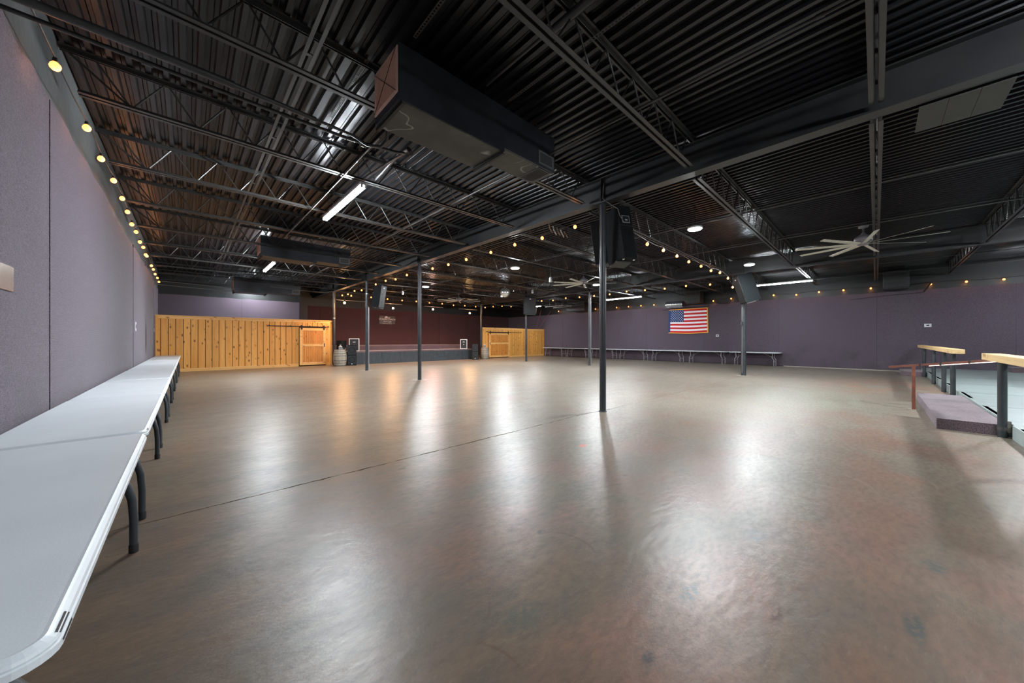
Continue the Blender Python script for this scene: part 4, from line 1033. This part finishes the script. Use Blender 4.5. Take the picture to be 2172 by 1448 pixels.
def slope(a, b, w_, h_):
    (ya, za), (yb, zb_) = a, b
    return MB().add([(10.7 - w_, ya, za), (10.7 + w_, ya, za), (10.7 + w_, ya, za + h_), (10.7 - w_, ya, za + h_), (10.7 - w_, yb, zb_), (10.7 + w_, yb, zb_), (10.7 + w_, yb, zb_ + h_), (10.7 - w_, yb, zb_ + h_)],
                    [(0, 1, 2, 3), (7, 6, 5, 4), (0, 4, 5, 1), (1, 5, 6, 2), (2, 6, 7, 3), (3, 7, 4, 0)])
slope((-.18, .825), (-1.75, 1.07), .025, .04).build('top_rail', M['rust'], t)
slope((-.72, .893), (-1.72, 1.045), .008, .012).build('light_strip', M['led'], t)
for yy in (-.60, -.86, -1.2): MB().box(10.67, 10.73, yy - .012, yy + .012, .825 + (-.18 - yy) * .156 - .015, .825 + (-.18 - yy) * .156 + .045).build('clip', M['black'], t)

# ---------------------------------------------------------------- rigging: par cans, rack, straps
def can(x, y, z, lens, label):
    t = thing('par_light', label, 'stage light', (x, y, z), 'small coloured stage lights')
    MB().lathe([(.06, -.10), (.06, .04), (.03, .08)], (x, y, z), 12).build('can', M['black'] if lens != 'silver' else M['silver'], t)
    MB().lathe([(.052, -.106), (.052, -.10)], (x, y, z), 12).build('lens', M[lens], t)
    MB().rod((x, y, z + .07), (x, y + .03, 4.072), .008).build('hook', M['steel'], t)
can(10.2, 14.28, 3.93, 'redlens', 'small red-lensed stage light on a joist left of the disco ball')
can(12.2, 14.28, 3.93, 'bluelens', 'small blue-lensed stage light on a joist beside the disco ball')
can(7.85, 16.32, 3.78, 'silver', 'twin silver stage light above the left of the stage')
can(13.0, 12.24, 3.93, 'silver', 'small silver stage light right of the disco ball')
can(9.64, 8.16, 3.62, 'silver', 'small silver camera-like light left of the middle fan')
t = thing('storage_rack', 'grey metal rack hanging at the far right bay above the partition', 'rack', (21, 17.5, 4))
for xx in (20.6, 21.6): MB().tube([(xx, 16.2, 4.0), (xx, 18.0, 4.0)], .03, 8).build('rail', M['leggrey'], t)
for yy in (16.3, 16.9, 17.5): MB().rod((20.6, yy, 4.0), (21.6, yy, 4.0), .018, 6).build('crossbar', M['leggrey'], t); MB().rod((20.6, yy, 4.0), (20.6, yy + .1, ZD), .012, 6).build('hanger', M['leggrey'], t)
t = thing('tie_strap', 'pair of red straps reaching down behind the right partition', 'strap', (22, 20.6, 2.5))
MB().tube([(22.25, 19.9, 3.95), (22.15, 20.45, 2.36)], .012, 6).build('strap', M['strap'], t)
MB().tube([(22.95, 19.4, 3.9), (22.5, 20.45, 2.36)], .012, 6).build('strap', M['strap'], t)
t = thing('hanging_cloth', 'scrap of tan cloth hanging by the column of the right partition', 'cloth', (16.2, 14.9, 3.2))
MB().prism([(16.12, 3.08), (16.2, 3.10), (16.24, 3.42), (16.10, 3.44)], 14.9, 14.92, 'y').build('cloth', M['tan'], t)
t = thing('overhead_cable', 'thin cable looping from the near beam over the left partition', 'cable', (5, 19, 4))
MB().tube([(5.9, 17.2, 4.08), (5.7, 18.2, 3.92), (5.2, 19.4, 3.84), (4.2, 19.9, 3.9), (2.9, 20.1, 3.98)], .01, 6).build('cord', M['wiregrey'], t)
t = thing('torn_insulation', 'torn strips of pale insulation on a joist left of the nearest column', 'insulation', (7.6, 4.9, 4.3))
for i in range(5):
    a = 7.15 + i * .17; MB().tube([(a, 6.12, 4.58 - i * .02), (a + .05, 6.13, 4.46), (a + .16, 6.12, 4.36 - .02 * (i % 2))], .018, 5).build('strip', M['platewhite'] if i % 2 else M['tan'], t)
# conduits along the left wall at the partition
t = thing('wall_conduit', 'two thin conduits crossing from the left wall above the left partition', 'conduit', (0, 20.9, 3.6))
for z in (3.62, 3.78): MB().tube([(XL, 20.2, z + .06), (1.5, 20.25, z)], .012, 6).build('conduit_run', M['wiregrey'], t)
# cobwebbed debris on left wall left out; peeling carpet fold
t = thing('loose_carpet_fold', 'dark open seam in the carpet of the left wall above the tables', 'wall seam', (XL, 16.7, 1.5))
MB().add([(XL + .025, 16.62, 2.05), (XL + .03, 16.74, 1.7), (XL + .03, 16.72, 1.2), (XL + .025, 16.60, .95), (XL + .022, 16.56, 1.5)], [(0, 1, 2, 3, 4)]).build('gap', M['black'], t)
